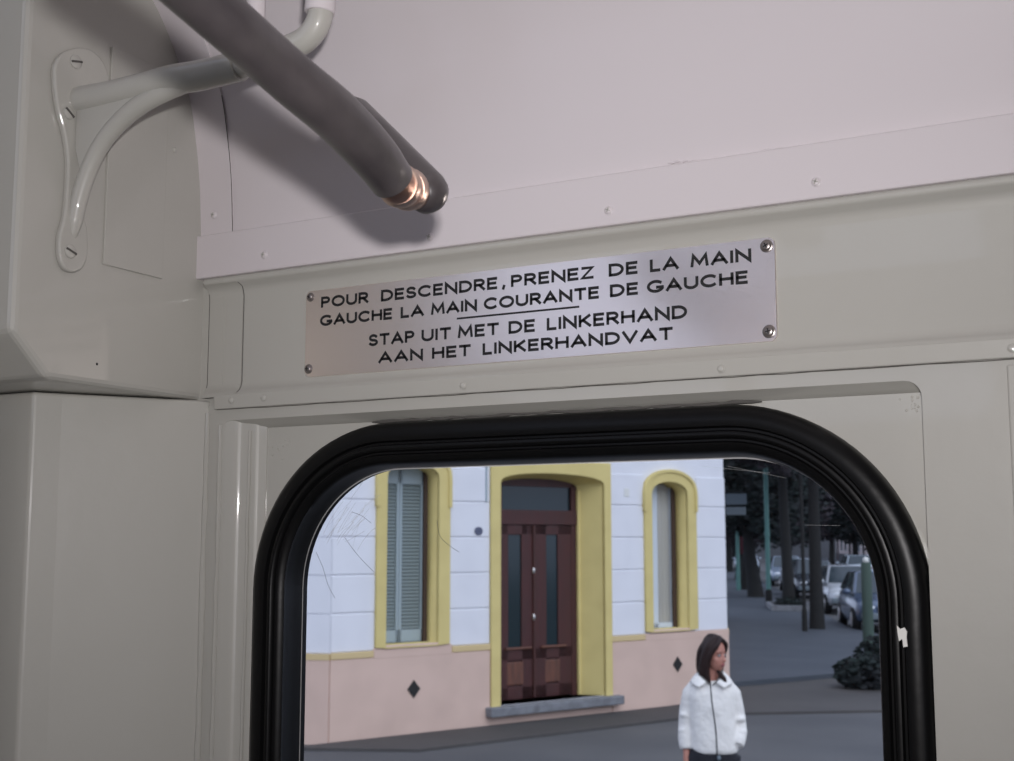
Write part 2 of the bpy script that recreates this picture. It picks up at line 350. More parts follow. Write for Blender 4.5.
# platform behind the camera, unseen; openings shaped so daylight brightens the sign plate
for nm, bx in (('wall_left_header', (-1.02, -0.95, -0.72, -0.16, 2.72, 2.86)), ('wall_left_side', (-1.02, -0.95, -0.72, -0.16, 0.75, 2.72)), ('wall_left_rear', (-1.02, -0.95, -2.0, -0.72, 0.75, 2.42)),
               ('wall_right_header', (0.90, 0.98, -2.0, 0.04, 2.55, 2.86)), ('wall_right_front', (0.88, 0.95, -1.5, 0.04, 0.75, 2.55))):
    tag(bevel(obj(nm, boxes(bx), M['cream']), 0.006, 2), kind='structure')
tag(obj('wall_rear_end', boxes((XR-0.002, 0.95, 0.0, 0.045, 0.75, 2.52)), M['cream']), kind='structure')
tag(obj('wall_front', plate([(-1.0, 0.75), (0.95, 0.75), (0.95, 2.86), (-1.0, 2.86)], [rrect(-0.945, -0.40, 2.47, 2.81, 0.04, 4)], -2.05, -2.0), M['wood']), kind='structure')  # upper left opening added so sky light reflects in the sign plate
tag(obj('floor', boxes((-1.02, 0.98, -2.05, 0.05, 0.68, 0.75)), M['floor']), kind='structure')

# ---- the window: rubber gasket, pane
w1 = tag(empty('window_1', (-0.464, 0.03, 1.46)), kind='structure')
def inwin(o, par=None):
    o.parent = par or w1
    if not par: o.matrix_parent_inverse = Matrix.Translation((0.464, -0.03, -1.46))
    return o
gp = [(0.000, 0.020), (-0.0005, 0.004), (0.0015, -0.0015), (0.006, -0.0045), (0.012, -0.0052), (0.0158, -0.0045), (0.0172, -0.0012), (0.0188, -0.0012), (0.0200, -0.0045), (0.0222, -0.0052),
      (0.0240, -0.0045), (0.0254, -0.0010), (0.0268, -0.0010), (0.0282, -0.0036), (0.0315, -0.0030), (0.0345, 0.0012), (0.0360, 0.008), (0.0368, 0.020), (0.0375, 0.030), (0.0375, 0.036), (0.0, 0.036)]
bm = nb(); rings = []; NC = 22
corners = ((GX1-GR, GZ1-GR, 0), (GX0+GR, GZ1-GR, 90), (GX0+GR, GZ0+GR, 180), (GX1-GR, GZ0+GR, 270))
for cx, cz, a0 in corners:
    for k in range(NC+1):
        a = rad(a0 + 90*k/NC); rings.append([bm.verts.new((cx + (GR-s)*math.cos(a) - (.0045 if y > .007 and s > .01 and a0 in (90, 180) else 0), y, cz + (GR-s)*math.sin(a))) for s, y in gp])
for i in range(len(rings)):
    r0, r1 = rings[i], rings[(i+1) % len(rings)]
    for k in range(len(gp)): bm.faces.new((r0[k], r0[(k+1) % len(gp)], r1[(k+1) % len(gp)], r1[k]))
ga = inwin(obj('rubber_gasket', bm, M['rubber'], None, True, angle=50))
pane = inwin(obj('pane', plate(rrect(GX0+0.030, GX1-0.036, GZ0+0.036, GZ1-0.036, GR-0.036, 16), [], 0.0295, 0.0335), M['glass']))
bm = nb()                                      # fine arcs scratched into the top left of the pane
for i in range(26):
    x, z = -0.6735 + random.gauss(0, 0.012), 2.216 + random.gauss(0, 0.012); a = rad(48 + random.gauss(0, 9)); L = random.uniform(0.012, 0.045); bend = random.uniform(-0.15, 0.05)
    pts = []
    for k in range(8):
        t = (k/7-0.5)*L; pts.append((x + t*math.cos(a + bend*t/L), 0.0292, z + t*math.sin(a + bend*t/L*3)))
    tube(bm, pts, random.uniform(0.00008, 0.0002), 5)
for (p0, p1) in (((727, 466), (786, 478)), ((805, 525), (840, 525.5)), ((448, 470), (560, 462)), ((700, 466), (770, 473))):
    a, b = on_y(*p0, 0.0292), on_y(*p1, 0.0292); tube(bm, [a.lerp(b, k/6) for k in range(7)], 0.00008, 5)
sc = obj('scratches', bm, M['scratch'], None, True); tag(sc, kind='stuff'); inwin(sc)
bm = nb(); R2 = GR-0.0374; ring = []            # thin pale line of sealant where the gasket lip meets the glass
for cx, cz, a0 in corners:
    for k in range(NC+1):
        a = rad(a0 + 90*k/NC); ring.append([bm.verts.new((cx + (R2-q)*math.cos(a) - (.0045 if a0 in (90, 180) else 0), 0.0290, cz + (R2-q)*math.sin(a))) for q in (0.0, 0.0011)])
for r0, r1 in zip(ring, ring[1:] + ring[:1]): bm.faces.new((r0[0], r1[0], r1[1], r0[1]))
inwin(obj('sealant_line', bm, M['grime']))
bm = nb(); random.seed(11)
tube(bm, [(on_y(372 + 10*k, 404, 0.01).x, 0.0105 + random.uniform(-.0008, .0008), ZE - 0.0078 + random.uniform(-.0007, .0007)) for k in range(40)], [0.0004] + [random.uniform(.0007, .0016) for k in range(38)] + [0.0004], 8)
obj('ragged_gap_line', bm, M['gap'], wr, True)  # thin ragged dark line along the gap under the panel's top lip
bm = nb()
for P in ([(345, 538), (356, 553), (366, 564), (374, 572)], [(316, 552), (323, 568), (328, 585), (335, 598)], [(437, 520), (440, 536), (450, 546), (459, 552)], [(352, 512), (362, 516), (371, 523)]):
    tube(bm, spline([on_y(x, y, 0.0291) for x, y in P], 5), 0.00017, 5)
o = obj('fine_dark_lines', bm, M['gap'], None, True); inwin(o)  # thin dark curved lines on the pane
bm = nb(); random.seed(4)                       # hard specks in the glossy paint round the corner
for k in range(46):
    px, py = random.uniform(224, 290), random.gauss(445, 12)
    if px < 258: p = on_y(px, py, 0.0); yy = 0.0015 + max(0, p.x + .792)*0.28
    else: yy = 0.0148
    r = random.uniform(.0004, .0010); p = on_y(px, py, yy); ell(bm, p, (r, r*.8, r*1.2), None, 8, 6)
for k in range(12):
    r = random.uniform(.0004, .0009); p = on_y(random.uniform(898, 919), random.uniform(396, 412), 0.0148); ell(bm, p, (r, r*.8, r*1.2), None, 8, 6)
o = obj('paint_specks', bm, M['cream'], wr, True); tag(o, kind='stuff')
# bow-shaped white chip and a scrap of sealant on the gasket
c0 = on_y(902, 634, -0.0062); bm = nb()
prism(bm, [c0 + Vector((x, 0, z))*0.0011 for x, z in ((-3, 5), (-1, 3), (1.5, 4), (3, 1.5), (2.6, -2), (3, -7.5), (0.5, -8), (0, -3), (-2, -4.5), (-2.6, 0))], (0, 0.0015, 0))
tag(inwin(obj('paint_chip', bm, M['chip'])), 'white paint chip')
c0 = on_y(280, 506, -0.001); bm = nb()
prism(bm, [c0 + Vector((x, 0, z))*0.0011 for x, z in ((4, 12), (5, 6), (1, -8), (-1, -9), (-2, 2))], (0, 0.003, 0))
tag(inwin(obj('sealant_scrap', bm, M['tan'])), 'tan sealant scrap')

# ================================================================== SIGN
SX0, SX1, SZ0, SZ1 = -0.7062, -0.2712, 2.3455, 2.4238
SY = 0.0024
sg = empty('sign', (-0.487, 0.0038, 2.3455))
tag(sg, 'oblong brushed steel notice plate with black French and Dutch lettering above the window', 'sign')
def insign(o): o.parent = sg; o.matrix_parent_inverse = Matrix.Translation((0.487, -0.0038, -2.3455)); return o
insign(bevel(obj('plate', plate(rrect(SX0, SX1, SZ0, SZ1, 0.0055, 6), [], SY, 0.0040), M['steel']), 0.0003, 1))
def arc(cx, cy, rx, ry, a0, a1, n=14): return [(cx + rx*math.cos(rad(a0+(a1-a0)*k/n)), cy + ry*math.sin(rad(a0+(a1-a0)*k/n))) for k in range(n+1)]
G = {   # stroke letters in a box of height 1: (width, strokes)
 'P': (.60, [[(0,0),(0,1),(.32,1)]+arc(.32,.74,.26,.26,90,-90)+[(0,.48)]]),
 'O': (.92, [arc(.46,.5,.46,.5,90,450,28)]),
 'U': (.72, [[(0,1),(0,.36)]+arc(.36,.36,.36,.36,180,360)+[(.72,1)]]),
 'R': (.64, [[(0,0),(0,1),(.34,1)]+arc(.34,.74,.26,.26,90,-90)+[(0,.48)], [(.3,.48),(.64,0)]]),
 'D': (.76, [[(0,0),(0,1),(.28,1)]+arc(.28,.5,.48,.5,90,-90)+[(0,0),(0,.05)]]),
 'E': (.56, [[(.56,1),(0,1),(0,0),(.56,0)], [(0,.52),(.5,.52)]]),
 'S': (.60, [arc(.30,.745,.27,.255,25,270)[:] + arc(.30,.245,.30,.245,90,-155)[1:]]),
 'C': (.84, [arc(.47,.5,.47,.5,48,312,22)]),
 'N': (.74, [[(0,0),(0,1),(.74,0),(.74,1)]]),
 'Z': (.66, [[(.02,1),(.64,1),(.0,0),(.66,0)]]),
 'L': (.50, [[(0,1),(0,0),(.5,0)]]),
 'A': (.84, [[(0,0),(.42,1),(.84,0)], [(.15,.32),(.69,.32)]]),
 'M': (.90, [[(0,0),(.08,1),(.45,.22),(.82,1),(.90,0)]]),
 'I': (.0, [[(0,0),(0,1)]]),
 'G': (.90, [arc(.47,.5,.47,.5,48,338,24)+[(.90,.40),(.56,.40)]]),
 'H': (.70, [[(0,0),(0,1)], [(.70,0),(.70,1)], [(0,.52),(.70,.52)]]),
 'T': (.68, [[(0,1),(.68,1)], [(.34,1),(.34,0)]]),
 'K': (.66, [[(0,0),(0,1)], [(.62,1),(.0,.38)], [(.2,.56),(.66,0)]]),
 'V': (.80, [[(0,1),(.40,0),(.80,1)]]),
 ',': (.10, [[(.10,.10),(.0,-.18)]]),
}
STK = 0.0024
def stroke(bm, pts, y, closed=False):
    P = [Vector((x, z)) for x, z in pts]; h = STK/2; n = len(P)
    q = []
    for p in P:
        if not q or (p-q[-1]).length > 1e-7: q.append(p)
    closed = (q[0]-q[-1]).length < 1e-6
    if closed: q = q[:-1]
    P = q; n = len(P); L = []
    for i in range(n):
        if closed: a, b = P[i-1], P[(i+1) % n]
        else: a, b = P[max(i-1, 0)], P[min(i+1, n-1)]
        d0 = (P[i]-a).normalized() if (P[i]-a).length > 1e-9 else (b-P[i]).normalized()
        d1 = (b-P[i]).normalized() if (b-P[i]).length > 1e-9 else d0
        n0, n1 = Vector((-d0.y, d0.x)), Vector((-d1.y, d1.x)); m = n0 + n1
        m = m/max(m.length_squared/2, 0.35) if m.length > 1e-6 else n0
        L.append((P[i] + m*h, P[i] - m*h))
    if not closed:
        d = (P[0]-P[1]).normalized()*h*0.7; L[0] = (L[0][0]+d, L[0][1]+d)
        d = (P[-1]-P[-2]).normalized()*h*0.7; L[-1] = (L[-1][0]+d, L[-1][1]+d)
    vs = [(bm.verts.new((a.x, y, a.y)), bm.verts.new((b.x, y, b.y))) for a, b in L]
    pr = list(zip(vs, vs[1:])) + ([(vs[-1], vs[0])] if closed else [])
    for (a, b), (c, d) in pr: bm.faces.new((a, b, d, c))
def word(bm, text, x0, x1, z0, z1):
    h = z1-z0-STK; gap = 0.30; tot = sum(G[c][0] for c in text) + gap*(len(text)-1)
    s = (x1-x0-STK)/tot if len(text) > 1 else h; x = x0 + STK/2
    for c in text:
        for st in G[c][1]: stroke(bm, [(x + px*s, z0 + STK/2 + pz*h) for px, pz in st], SY-0.00012)
        x += (G[c][0]+gap)*s
bm = nb()
def zx(px, py): p = on_y(px, py, SY); return p.x, p.z
ROWS = [((321.5, 307.7), (751, 262.0), (321.5, 296.0), (751, 248.8), [('POUR', 321, 368.5), ('DESCENDRE', 381, 497.5), (',', 502, 505), ('PRENEZ', 511, 594), ('DE', 608.8, 638), ('LA', 650, 679), ('MAIN', 690.6, 751.5)]),
        ((325, 325.5), (748, 284.2), (325, 314.0), (748, 271.2), [('GAUCHE', 320, 392.3), ('LA', 400.6, 424), ('MAIN', 431, 477), ('COURANTE', 483.8, 599.3), ('DE', 610, 638.4), ('GAUCHE', 647, 748.3)]),
        ((370, 345.6), (686, 319.3), (370, 333.6), (686, 305.6), [('STAP', 368.6, 414.6), ('UIT', 421.5, 451.3), ('MET', 457.8, 499.2), ('DE', 508.6, 535.2), ('LINKERHAND', 546.8, 687.3)]),
        ((380, 362.8), (670, 340.9), (380, 351.3), (670, 327.6), [('AAN', 378.3, 423), ('HET', 432, 471), ('LINKERHANDVAT', 482.6, 673.3)])]
for bl, br_, tl, trr, words in ROWS:
    z0 = (zx(*bl)[1] + zx(*br_)[1])/2; z1 = (zx(*tl)[1] + zx(*trr)[1])/2
    for t, a, b in words:
        yb = lambda p: bl[1] + (br_[1]-bl[1])*(p-bl[0])/(br_[0]-bl[0])
        word(bm, t, zx(a, yb(a))[0], zx(b, yb(b))[0], z0, z1)
(xa, za), (xb, zb) = zx(457.4, 318.2), zx(578.7, 307.2)
zm = (za+zb)/2; STK = 0.0016; stroke(bm, [(xa, zm), (xb, zm)], SY-0.00012)
for v in bm.verts: pass
insign(tag(obj('lettering', bm, M['ink'], None, recalc=True), 'black engraved capital letters'))
for px, py, r in ((766.5, 246, 0.0040), (769, 331.5, 0.0041), (310.6, 297.2, 0.0033), (308.6, 369, 0.0035)):
    s = rivet('screw', on_y(px, py, SY), r, M['screw'], None, h=0.0026)
    insign(s); rc = cross((0, -0.0025, 0), r*0.75, s, M['ink'], random.uniform(0, 1.5))

# ================================================================== BRACKET on the box side
br = empty('handrail_bracket', (X1, -0.163, 2.44))
tag(br, 'cream painted cast bracket with curved brace screwed to the corner box', 'bracket')
def inbr(o): o.parent = br; o.matrix_parent_inverse = Matrix.Translation((-X1, 0.163, -2.44)); return o
olp = [(50, 84), (50, 68), (55, 57), (64, 51), (75, 48.5), (87, 51), (97, 60), (103, 72), (105, 85), (98, 100), (88, 118), (82, 145), (80, 180), (80, 215), (83, 232), (83, 256), (78, 269), (69, 273), (60, 269), (55, 256), (55, 236), (60, 216), (63, 180), (63, 155), (59, 130), (53, 108)]
pts = [on_x(px, py, X1) for px, py in olp]
loop = spline(pts + [pts[0]], 3)[:-1]
bm = nb(); prism(bm, [Vector((X1, p.y, p.z)) for p in loop], (0.006, 0, 0))
inbr(bevel(obj('mounting_plate', bm, M['cream'], None, True, angle=30), 0.0018, 3))
BY = -0.162
def by(px, py): return on_y(px, py, BY)
# arm: from the plate out to the pipe
a_pts = [Vector((X1+0.004, BY, by(92, 98).z)), by(112, 94), by(140, 87), by(170, 80), by(200, 75.5), by(240, 66)]
bm = nb(); sp_ = spline(a_pts, 5); tube(bm, sp_, lerp_list([0.0120, 0.0112, 0.0110, 0.0120, 0.0122, 0.0118], 5), 16)
inbr(obj('arm', bm, M['cream'], None, True))
# curved brace
b_pts = [Vector((X1+0.002, BY, by(71, 238).z)), Vector((X1+0.005, BY, by(74, 222).z)), by(79, 200), by(88, 172), by(100, 147), by(116, 126), by(136, 108), by(160, 94), by(186, 84)]
b_pts[2].x = max(b_pts[2].x, X1+0.007)
bm = nb(); sp_ = spline(b_pts, 6); tube(bm, sp_, lerp_list([0.0040, 0.0068, 0.0074, 0.0074, 0.0074, 0.0076, 0.008, 0.008, 0.007], 6), 14)
inbr(obj('brace', bm, M['cream'], None, True))
# thin web between arm, brace and plate
wp = [by(82, 100), by(112, 96), by(150, 88), by(176, 84), by(150, 98), by(126, 112), by(108, 130), by(94, 152), by(84, 170), by(80, 150)]
bm = nb(); prism(bm, [Vector((max(p.x, X1+0.002), BY-0.005, p.z)) for p in wp], (0, 0.010, 0))
inbr(obj('web', bm, M['cream']))
for px, py, r, sl in ((75.5, 62, 0.0060, -0.25), (68.5, 113, 0.0055, 0.6), (70, 251.5, 0.0058, 0.3)):
    p = on_x(px, py, X1+0.006); s = rivet('screw', p, r, M['cream'], None, h=0.0022, normal='+x', slot=True); inbr(s)
    o = obj('slot', boxes((-r*0.95, r*0.95, -0.0026, 0.0, -0.0009, 0.0009)), M['gap'], s); o.rotation_euler = (0, sl, 0)  # dark colour stands in for the shade inside the slot

# the cream pipe the bracket carries
pp = empty('grab_pipe', by(240, 66)); tag(pp, 'cream painted bent pipe rising from the end of the cast bracket', 'pipe')
def inpp(o): o.parent = pp; o.matrix_parent_inverse = Matrix.Translation(-by(240, 66)); return o
ppts = [by(238, 66.5), by(268, 56), by(290, 47.5), by(306, 39), by(317, 25), by(321, 8), by(321, -30), by(321, -60)]
bm = nb(); tube(bm, spline(ppts, 6), 0.0098, 18); inpp(obj('bent_pipe', bm, M['cream'], None, True))
bm = nb(); tube(bm, [by(319.5, 13), by(320.5, 3), by(321, -40)], [0.0118, 0.0118, 0.0118], 18); inpp(bevel(obj('collar', bm, M['white'], None, True), 0.001))
bm = nb(); tube(bm, [by(255, 62), by(256, 0), by(256, -60)], 0.0075, 14); inpp(obj('upright_rod', bm, M['white'], None, True))

# ================================================================== HANDRAIL in front
hr = empty('handrail', at(400, 178, 0.70))
tag(hr, 'dark rubber covered handrail with copper end rings hanging across the top left', 'handrail')
def inhr(o): o.parent = hr; o.matrix_parent_inverse = Matrix.Translation(-at(400, 178, 0.70)); return o
hp = [at(90, -100, 0.52), at(152, -45, 0.56), at(192, -9, 0.585), at(232, 26, 0.605), at(266, 56, 0.628), at(298, 84, 0.645), at(332, 112, 0.665), at(358, 138, 0.685), at(376, 158, 0.70), at(387, 173, 0.712), at(392, 180, 0.717)]
bm = nb(); tube(bm, spline(hp, 6), lerp_list([0.0133, 0.0133, 0.0133, 0.0133, 0.0134, 0.0136, 0.0140, 0.0140, 0.0136, 0.0130, 0.0128], 6), 28)
inhr(obj('rubber_sleeve', bm, M['sleeve'], None, True))
cpts = [at(388, 175, 0.711), at(397, 185, 0.722), at(407, 190, 0.745), at(414, 191.5, 0.762)]
bm = nb(); tube(bm, spline(cpts, 5), 0.0110, 24); inhr(tag(obj('copper_tube', bm, M['copper'], None, True), 'bare copper tube end'))
for a, b, r in ((at(397.5, 184, 0.722), at(402, 187.5, 0.733), 0.0125), (at(405.5, 188.5, 0.742), at(410, 190, 0.754), 0.0124)):
    bm = nb(); d = b-a; tube(bm, [a, a+d*0.2, a+d*0.5, a+d*0.8, b], [r*0.93, r, r*1.03, r, r*0.93], 24); inhr(tag(obj('ring', bm, M['ring'], None, True), 'pale copper ring'))
ea, eb = at(352, 120, 0.84), at(426.5, 191.5, 0.768)
bm = nb(); tube(bm, [ea, ea.lerp(eb, .35), ea.lerp(eb, .7), eb], [0.0157, 0.0150, 0.0142, 0.0136], 24, dome=True)
inhr(tag(obj('end_fitting', bm, M['sleeve'], None, True), 'round ended dark rubber fitting'))
# ================================================================== OUTSIDE: ground
def flat(name, pts, z0, z1, m, kind='structure'):
    bm = nb(); prism(bm, [Vector((x, y, z0)) for x, y in pts], (0, 0, z1-z0)); return tag(obj(name, bm, m), kind=kind)
flat('ground', [(-90, -12), (60, -12), (60, 190), (-90, 190)], -0.2, 0.0, M['asphalt'])
SD, SPV = Vector((-0.358, 0.934)), Vector((0.934, 0.358)); S0 = Vector((-8.22, 29.77))
def st(s, p): return S0 + SD*s + SPV*p
# street pavement beside the building and the rounded corner apron
cor = [st(-12.2, -2.9), st(-9.6, 0.0), st(-8.6, 1.2), st(-6.9, 1.75), st(-4.0, 1.45), st(-1.2, 0.9), st(0.5, 0.62)]
flat('pavement', [tuple(st(140, -2.9))] + [tuple(v) for v in cor] + [tuple(st(140, 0.62))], 0.0, 0.10, M['bluepave'])
flat('corner_pavement', [(-8.7, 10.0), (-6.4, 15.2), tuple(st(-12.2, -3.0)), tuple(st(-9.5, 0.1)), tuple(st(-7.4, 2.2)), (-2.2, 22.0), (-2.6, 17.0), (-5.6, 14.8), (-7.4, 10.6)], 0.0, 0.03, M['brownpave'])
flat('far_pavement', [tuple(st(-6, 9.0)), tuple(st(-6, 13.2)), tuple(st(140, 13.2)), tuple(st(140, 9.0))], 0.0, 0.12, M['bluepave'])

# ================================================================== corner house
AF = rad(24); bO = on_z(328.6, 744.6)
hs = empty('corner_house', (bO.x, bO.y, 0), rad(90)-AF)
tag(hs, 'white and pink corner house with yellow door and window surrounds', 'building')
UW = 6.25; HH = 6.2
def hp_(name, bm, m, par=None, **k): return obj(name, bm, m, par or hs, **k)
D0, D1, DZ0, DZS, DZT = 2.30, 3.98, 0.235, 2.90, 3.03
W1a, W1b, WZ0, WZS, WZT = 0.68, 1.40, 1.02, 2.92, 3.08
W2a, W2b, VZS, VZT = 4.82, 5.50, 2.80, 2.99
holes = [arch(D0, D1, DZ0, DZS, DZT), arch(W1a, W1b, WZ0, WZS, WZT), arch(W2a, W2b, WZ0, VZS, VZT)]
hp_('wall', plate([(0, 0), (UW, 0), (UW, HH), (0, HH)], holes, 0.0, 0.55), M['fac_white'])
zc = [0.97, 1.395, 1.815, 2.235, 2.655, 3.075]
piers = [(0.0, 0.555), (1.575, 2.155), (4.10, 4.70), (5.69, UW)]
bm = nb()
for a, b in piers:
    for z0, z1 in zip(zc, zc[1:]): box(bm, a, b, -0.014, 0.002, z0+0.008, z1-0.008)
for z0, z1 in ((3.36, 3.78), (3.80, 4.20), (4.22, 4.64), (4.66, 5.08)): box(bm, 0, UW, -0.014, 0.002, z0, z1)
bevel(hp_('masonry_courses', bm, M['fac_white']), 0.006, 1)
# wings behind both corners (45 degrees off the door front)
def wing(name, x0, sgn, L):
    e = empty(name, (x0, 0, 0), rad(45) if sgn > 0 else rad(135), hs)
    y = (0.0, 0.3) if sgn > 0 else (-0.3, 0.0)
    fy = -1 if sgn > 0 else 1
    e_ = obj('wing_wall', boxes((0, L, *y, 0, HH)), M['fac_white'], e)
    bm = nb(); 
    for z0, z1 in zip(zc, zc[1:]):
        q = sorted((0.014*fy, 0.0)); box(bm, 0.0, L, q[0], q[1], z0+0.008, z1-0.008)
    obj('wing_courses', bm, M['fac_white'], e)
    q = sorted((0.03*fy, 0.0)); obj('wing_plinth', boxes((0.0, L, q[0], q[1], 0, 0.90)), M['pink'], e)
    q = sorted((0.036*fy, 0.0)); obj('wing_band', boxes((0.0, L, q[0], q[1], 0.90, 0.965)), M['band'], e)
    return e
wing('right_wing', UW, 1, 18.0); wing('left_wing', 0.0, -1, 9.0)
bm = nb(); prism(bm, [(-6.6, 6.6, HH), (0, -0.25, HH), (UW, -0.25, HH), (UW+12.8, 12.6, HH)], (0, 0, 0.3)); hp_('roof', bm, M['roof'])
# plinth with raised sills under the windows, pale yellow band
bm = boxes((-0.01, 2.155, -0.03, 0.0, 0.0, 0.90), (4.10, UW+0.02, -0.03, 0.0, 0.0, 0.90), (2.155, 4.10, -0.02, 0.0, 0.0, 0.13), (0.535, 1.60, -0.032, 0.0, 0.88, 1.0), (4.685, UW+0.02, -0.032, 0.0, 0.88, 0.975))
bevel(hp_('plinth', bm, M['pink']), 0.006, 1)
for a, b in ((-0.012, 0.535), (1.60, 2.16), (4.10, 4.685)): bevel(hp_('band', boxes((a, b, -0.038, 0, 0.90, 0.972)), M['band']), 0.006, 1)
def window(name, a, b, closed, WZS, WZT):
    e = empty(name, ((a+b)/2, 0.25, WZ0), 0, hs); X = (a+b)/2
    def q(n, bm, m, p=None):
        o = obj(n, bm, m, p or e); 
        if not p: o.matrix_parent_inverse = Matrix.Translation((-X, -0.25, -WZ0))
        return o
    bevel(q('surround', plate(arch(a-0.13, b+0.155, WZ0-0.015, WZS, WZT+0.15), [arch(a+0.004, b-0.004, WZ0-0.03, WZS, WZT-0.004)], -0.05, 0.0), M['yellow']), 0.012, 2)
    q('reveal', plate(arch(a-0.01, b+0.01, WZ0, WZS, WZT+0.01), [arch(a+0.005, b-0.005, WZ0+0.005, WZS, WZT-0.005)], -0.002, 0.30), M['yellow'])
    ao, ai = arch(a-0.145, b+0.172, 2.58, WZS, WZT+0.165), arch(a-0.10, b+0.125, 2.58, WZS, WZT+0.12)
    bevel(q('hood', plate(ao[1:] + [ao[0], ai[0]] + ai[2:][::-1] + [ai[1]], [], -0.068, 0.0), M['yellow']), 0.01, 2)
    bevel(q('sill', boxes((a-0.03, b+0.02, -0.045, 0.30, WZ0-0.035, WZ0+0.004)), M['pink']), 0.008, 2)
    if closed:
        hw = (b-a-0.07)/2
        for i in (0, 1):
            x0 = a+0.015 + i*hw; x1 = x0+hw-0.006
            f = q('shutter', boxes((x0, x0+(0.012 if i == 0 else 0.035), 0.225, 0.265, WZ0+0.01, WZT), (x1-(0.035 if i == 0 else 0.018), x1, 0.225, 0.265, WZ0+0.01, WZT), (x0, x1, 0.225, 0.265, WZ0+0.01, WZ0+0.15), (x0, x1, 0.225, 0.265, 2.86, WZT)), M['shutter_light'])
            bm = nb()
            for k in range(44):
                z = WZ0+0.16+k*0.0405; prism(bm, [(x0+0.02, 0.236, z), (x0+0.02, 0.243, z-0.004), (x0+0.02, 0.262, z+0.030), (x0+0.02, 0.255, z+0.034)], (x1-x0-0.04, 0, 0))
            q('slats', bm, M['shutter'], f).matrix_parent_inverse = Matrix.Identity(4)
        q('jamb', boxes((b-0.052, b, 0.20, 0.30, WZ0, WZT)), M['jamb'])
        q('backing', boxes((a, b, 0.30, 0.32, WZ0, WZT)), M['jamb'])
    else:
        f = q('sash', boxes((a, a+0.345, 0.22, 0.27, WZ0, WZT), (b-0.07, b, 0.22, 0.27, WZ0, WZT), (a, b, 0.22, 0.27, WZ0+0.005, WZ0+0.07)), M['sash'])
        q('jamb', boxes((b-0.075, b-0.01, 0.195, 0.225, WZ0, WZT)), M['jamb'])
        bm = nb(); n = 40
        cv = [[bm.verts.new((a+0.2 + (b-a-0.25)*k/n, 0.272 + 0.012*math.sin(k*1.1), z)) for k in range(n+1)] for z in (WZ0, WZT)]
        for k in range(n): bm.faces.new((cv[0][k], cv[0][k+1], cv[1][k+1], cv[1][k]))
        c = q('curtain', bm, M['curtain']); sol = c.modifiers.new('thick', 'SOLIDIFY'); sol.thickness = 0.004
        q('glass_pane', boxes((a+0.335, b-0.06, 0.243, 0.247, WZ0+0.06, WZT)), M['glass'])
    return e
window('shuttered_window', W1a, W1b, True, WZS, WZT); window('sash_window', W2a, W2b, False, VZS, VZT)
# yellow door surround with deep reveals, step, double door
e = empty('entrance_door', ((D0+D1)/2, 0.45, DZ0), 0, hs); ci = Matrix.Translation((-(D0+D1)/2, -0.45, -DZ0))
def dp(n, bm, m, p=None, **k):
    o = obj(n, bm, m, p or e, **k)
    if not p: o.matrix_parent_inverse = ci
    return o
bevel(dp('surround', plate([(D0-0.14, 0.0+DZ0-0.02), (D0+0.004, DZ0-0.02)] + [(D0+0.004, DZS)] + [(3.14-0.836*math.cos(math.pi*k/16), DZS+(DZT-DZS)*math.sin(math.pi*k/16)**.8) for k in range(1, 16)] + [(D1-0.004, DZS), (D1-0.004, DZ0-0.02), (D1+0.115, DZ0-0.02), (D1+0.115, 3.20), (D0-0.14, 3.20)], [], -0.05, 0.0), M['yellow']), 0.012, 2)
E0, E1 = 2.50, 3.777                           # the door itself, narrower than the splayed opening
fa, ba = arch(D0+0.003, D1-0.003, DZ0, DZS, DZT-0.003), arch(E0, E1, DZ0, DZS-0.03, DZT-0.05)
fo, bo_ = arch(D0-0.004, D1+0.004, DZ0, DZS, DZT+0.004), arch(D0-0.004, D1+0.004, DZ0, DZS, DZT+0.004)
bm = nb(); L = [[bm.verts.new((x, y, z)) for x, z in a[1:] + a[:1]] for a, y in ((fa, -0.002), (ba, 0.29), (bo_, 0.30), (fo, -0.002))]
for q in range(4):
    a, b = L[q], L[(q+1) % 4]
    for k in range(len(a)-1): bm.faces.new((a[k], a[k+1], b[k+1], b[k]))
dp('reveal', bm, M['yellow'])
bevel(dp('reveal_rib', boxes((E1-0.012, E1+0.03, 0.235, 0.285, DZ0, 2.85)), M['yellow']), 0.01, 2)
bevel(dp('step', boxes((D0-0.215, D1+0.22, -0.15, 0.0, 0.125, 0.235), (D0, D1, 0.0, 0.6, 0.125, 0.235)), M['stone']), 0.015, 2)
yb0, yb1 = 0.28, 0.34
fr_ = dp('door_frame', boxes((E0-.03, E0+0.06, yb0, yb1+.02, DZ0, DZT), (E1-0.09, E1+.03, yb0, yb1+.02, DZ0, DZT), (E0, E1, yb0-.02, yb1+.02, 2.40, 2.58), (E0, E1, yb0, yb1+.02, 2.88, DZT)), M['door'])
dp('transom_pane', boxes((E0+0.05, E1-0.08, 0.315, 0.325, 2.57, 2.91)), M['dglass'])
mid = 3.06
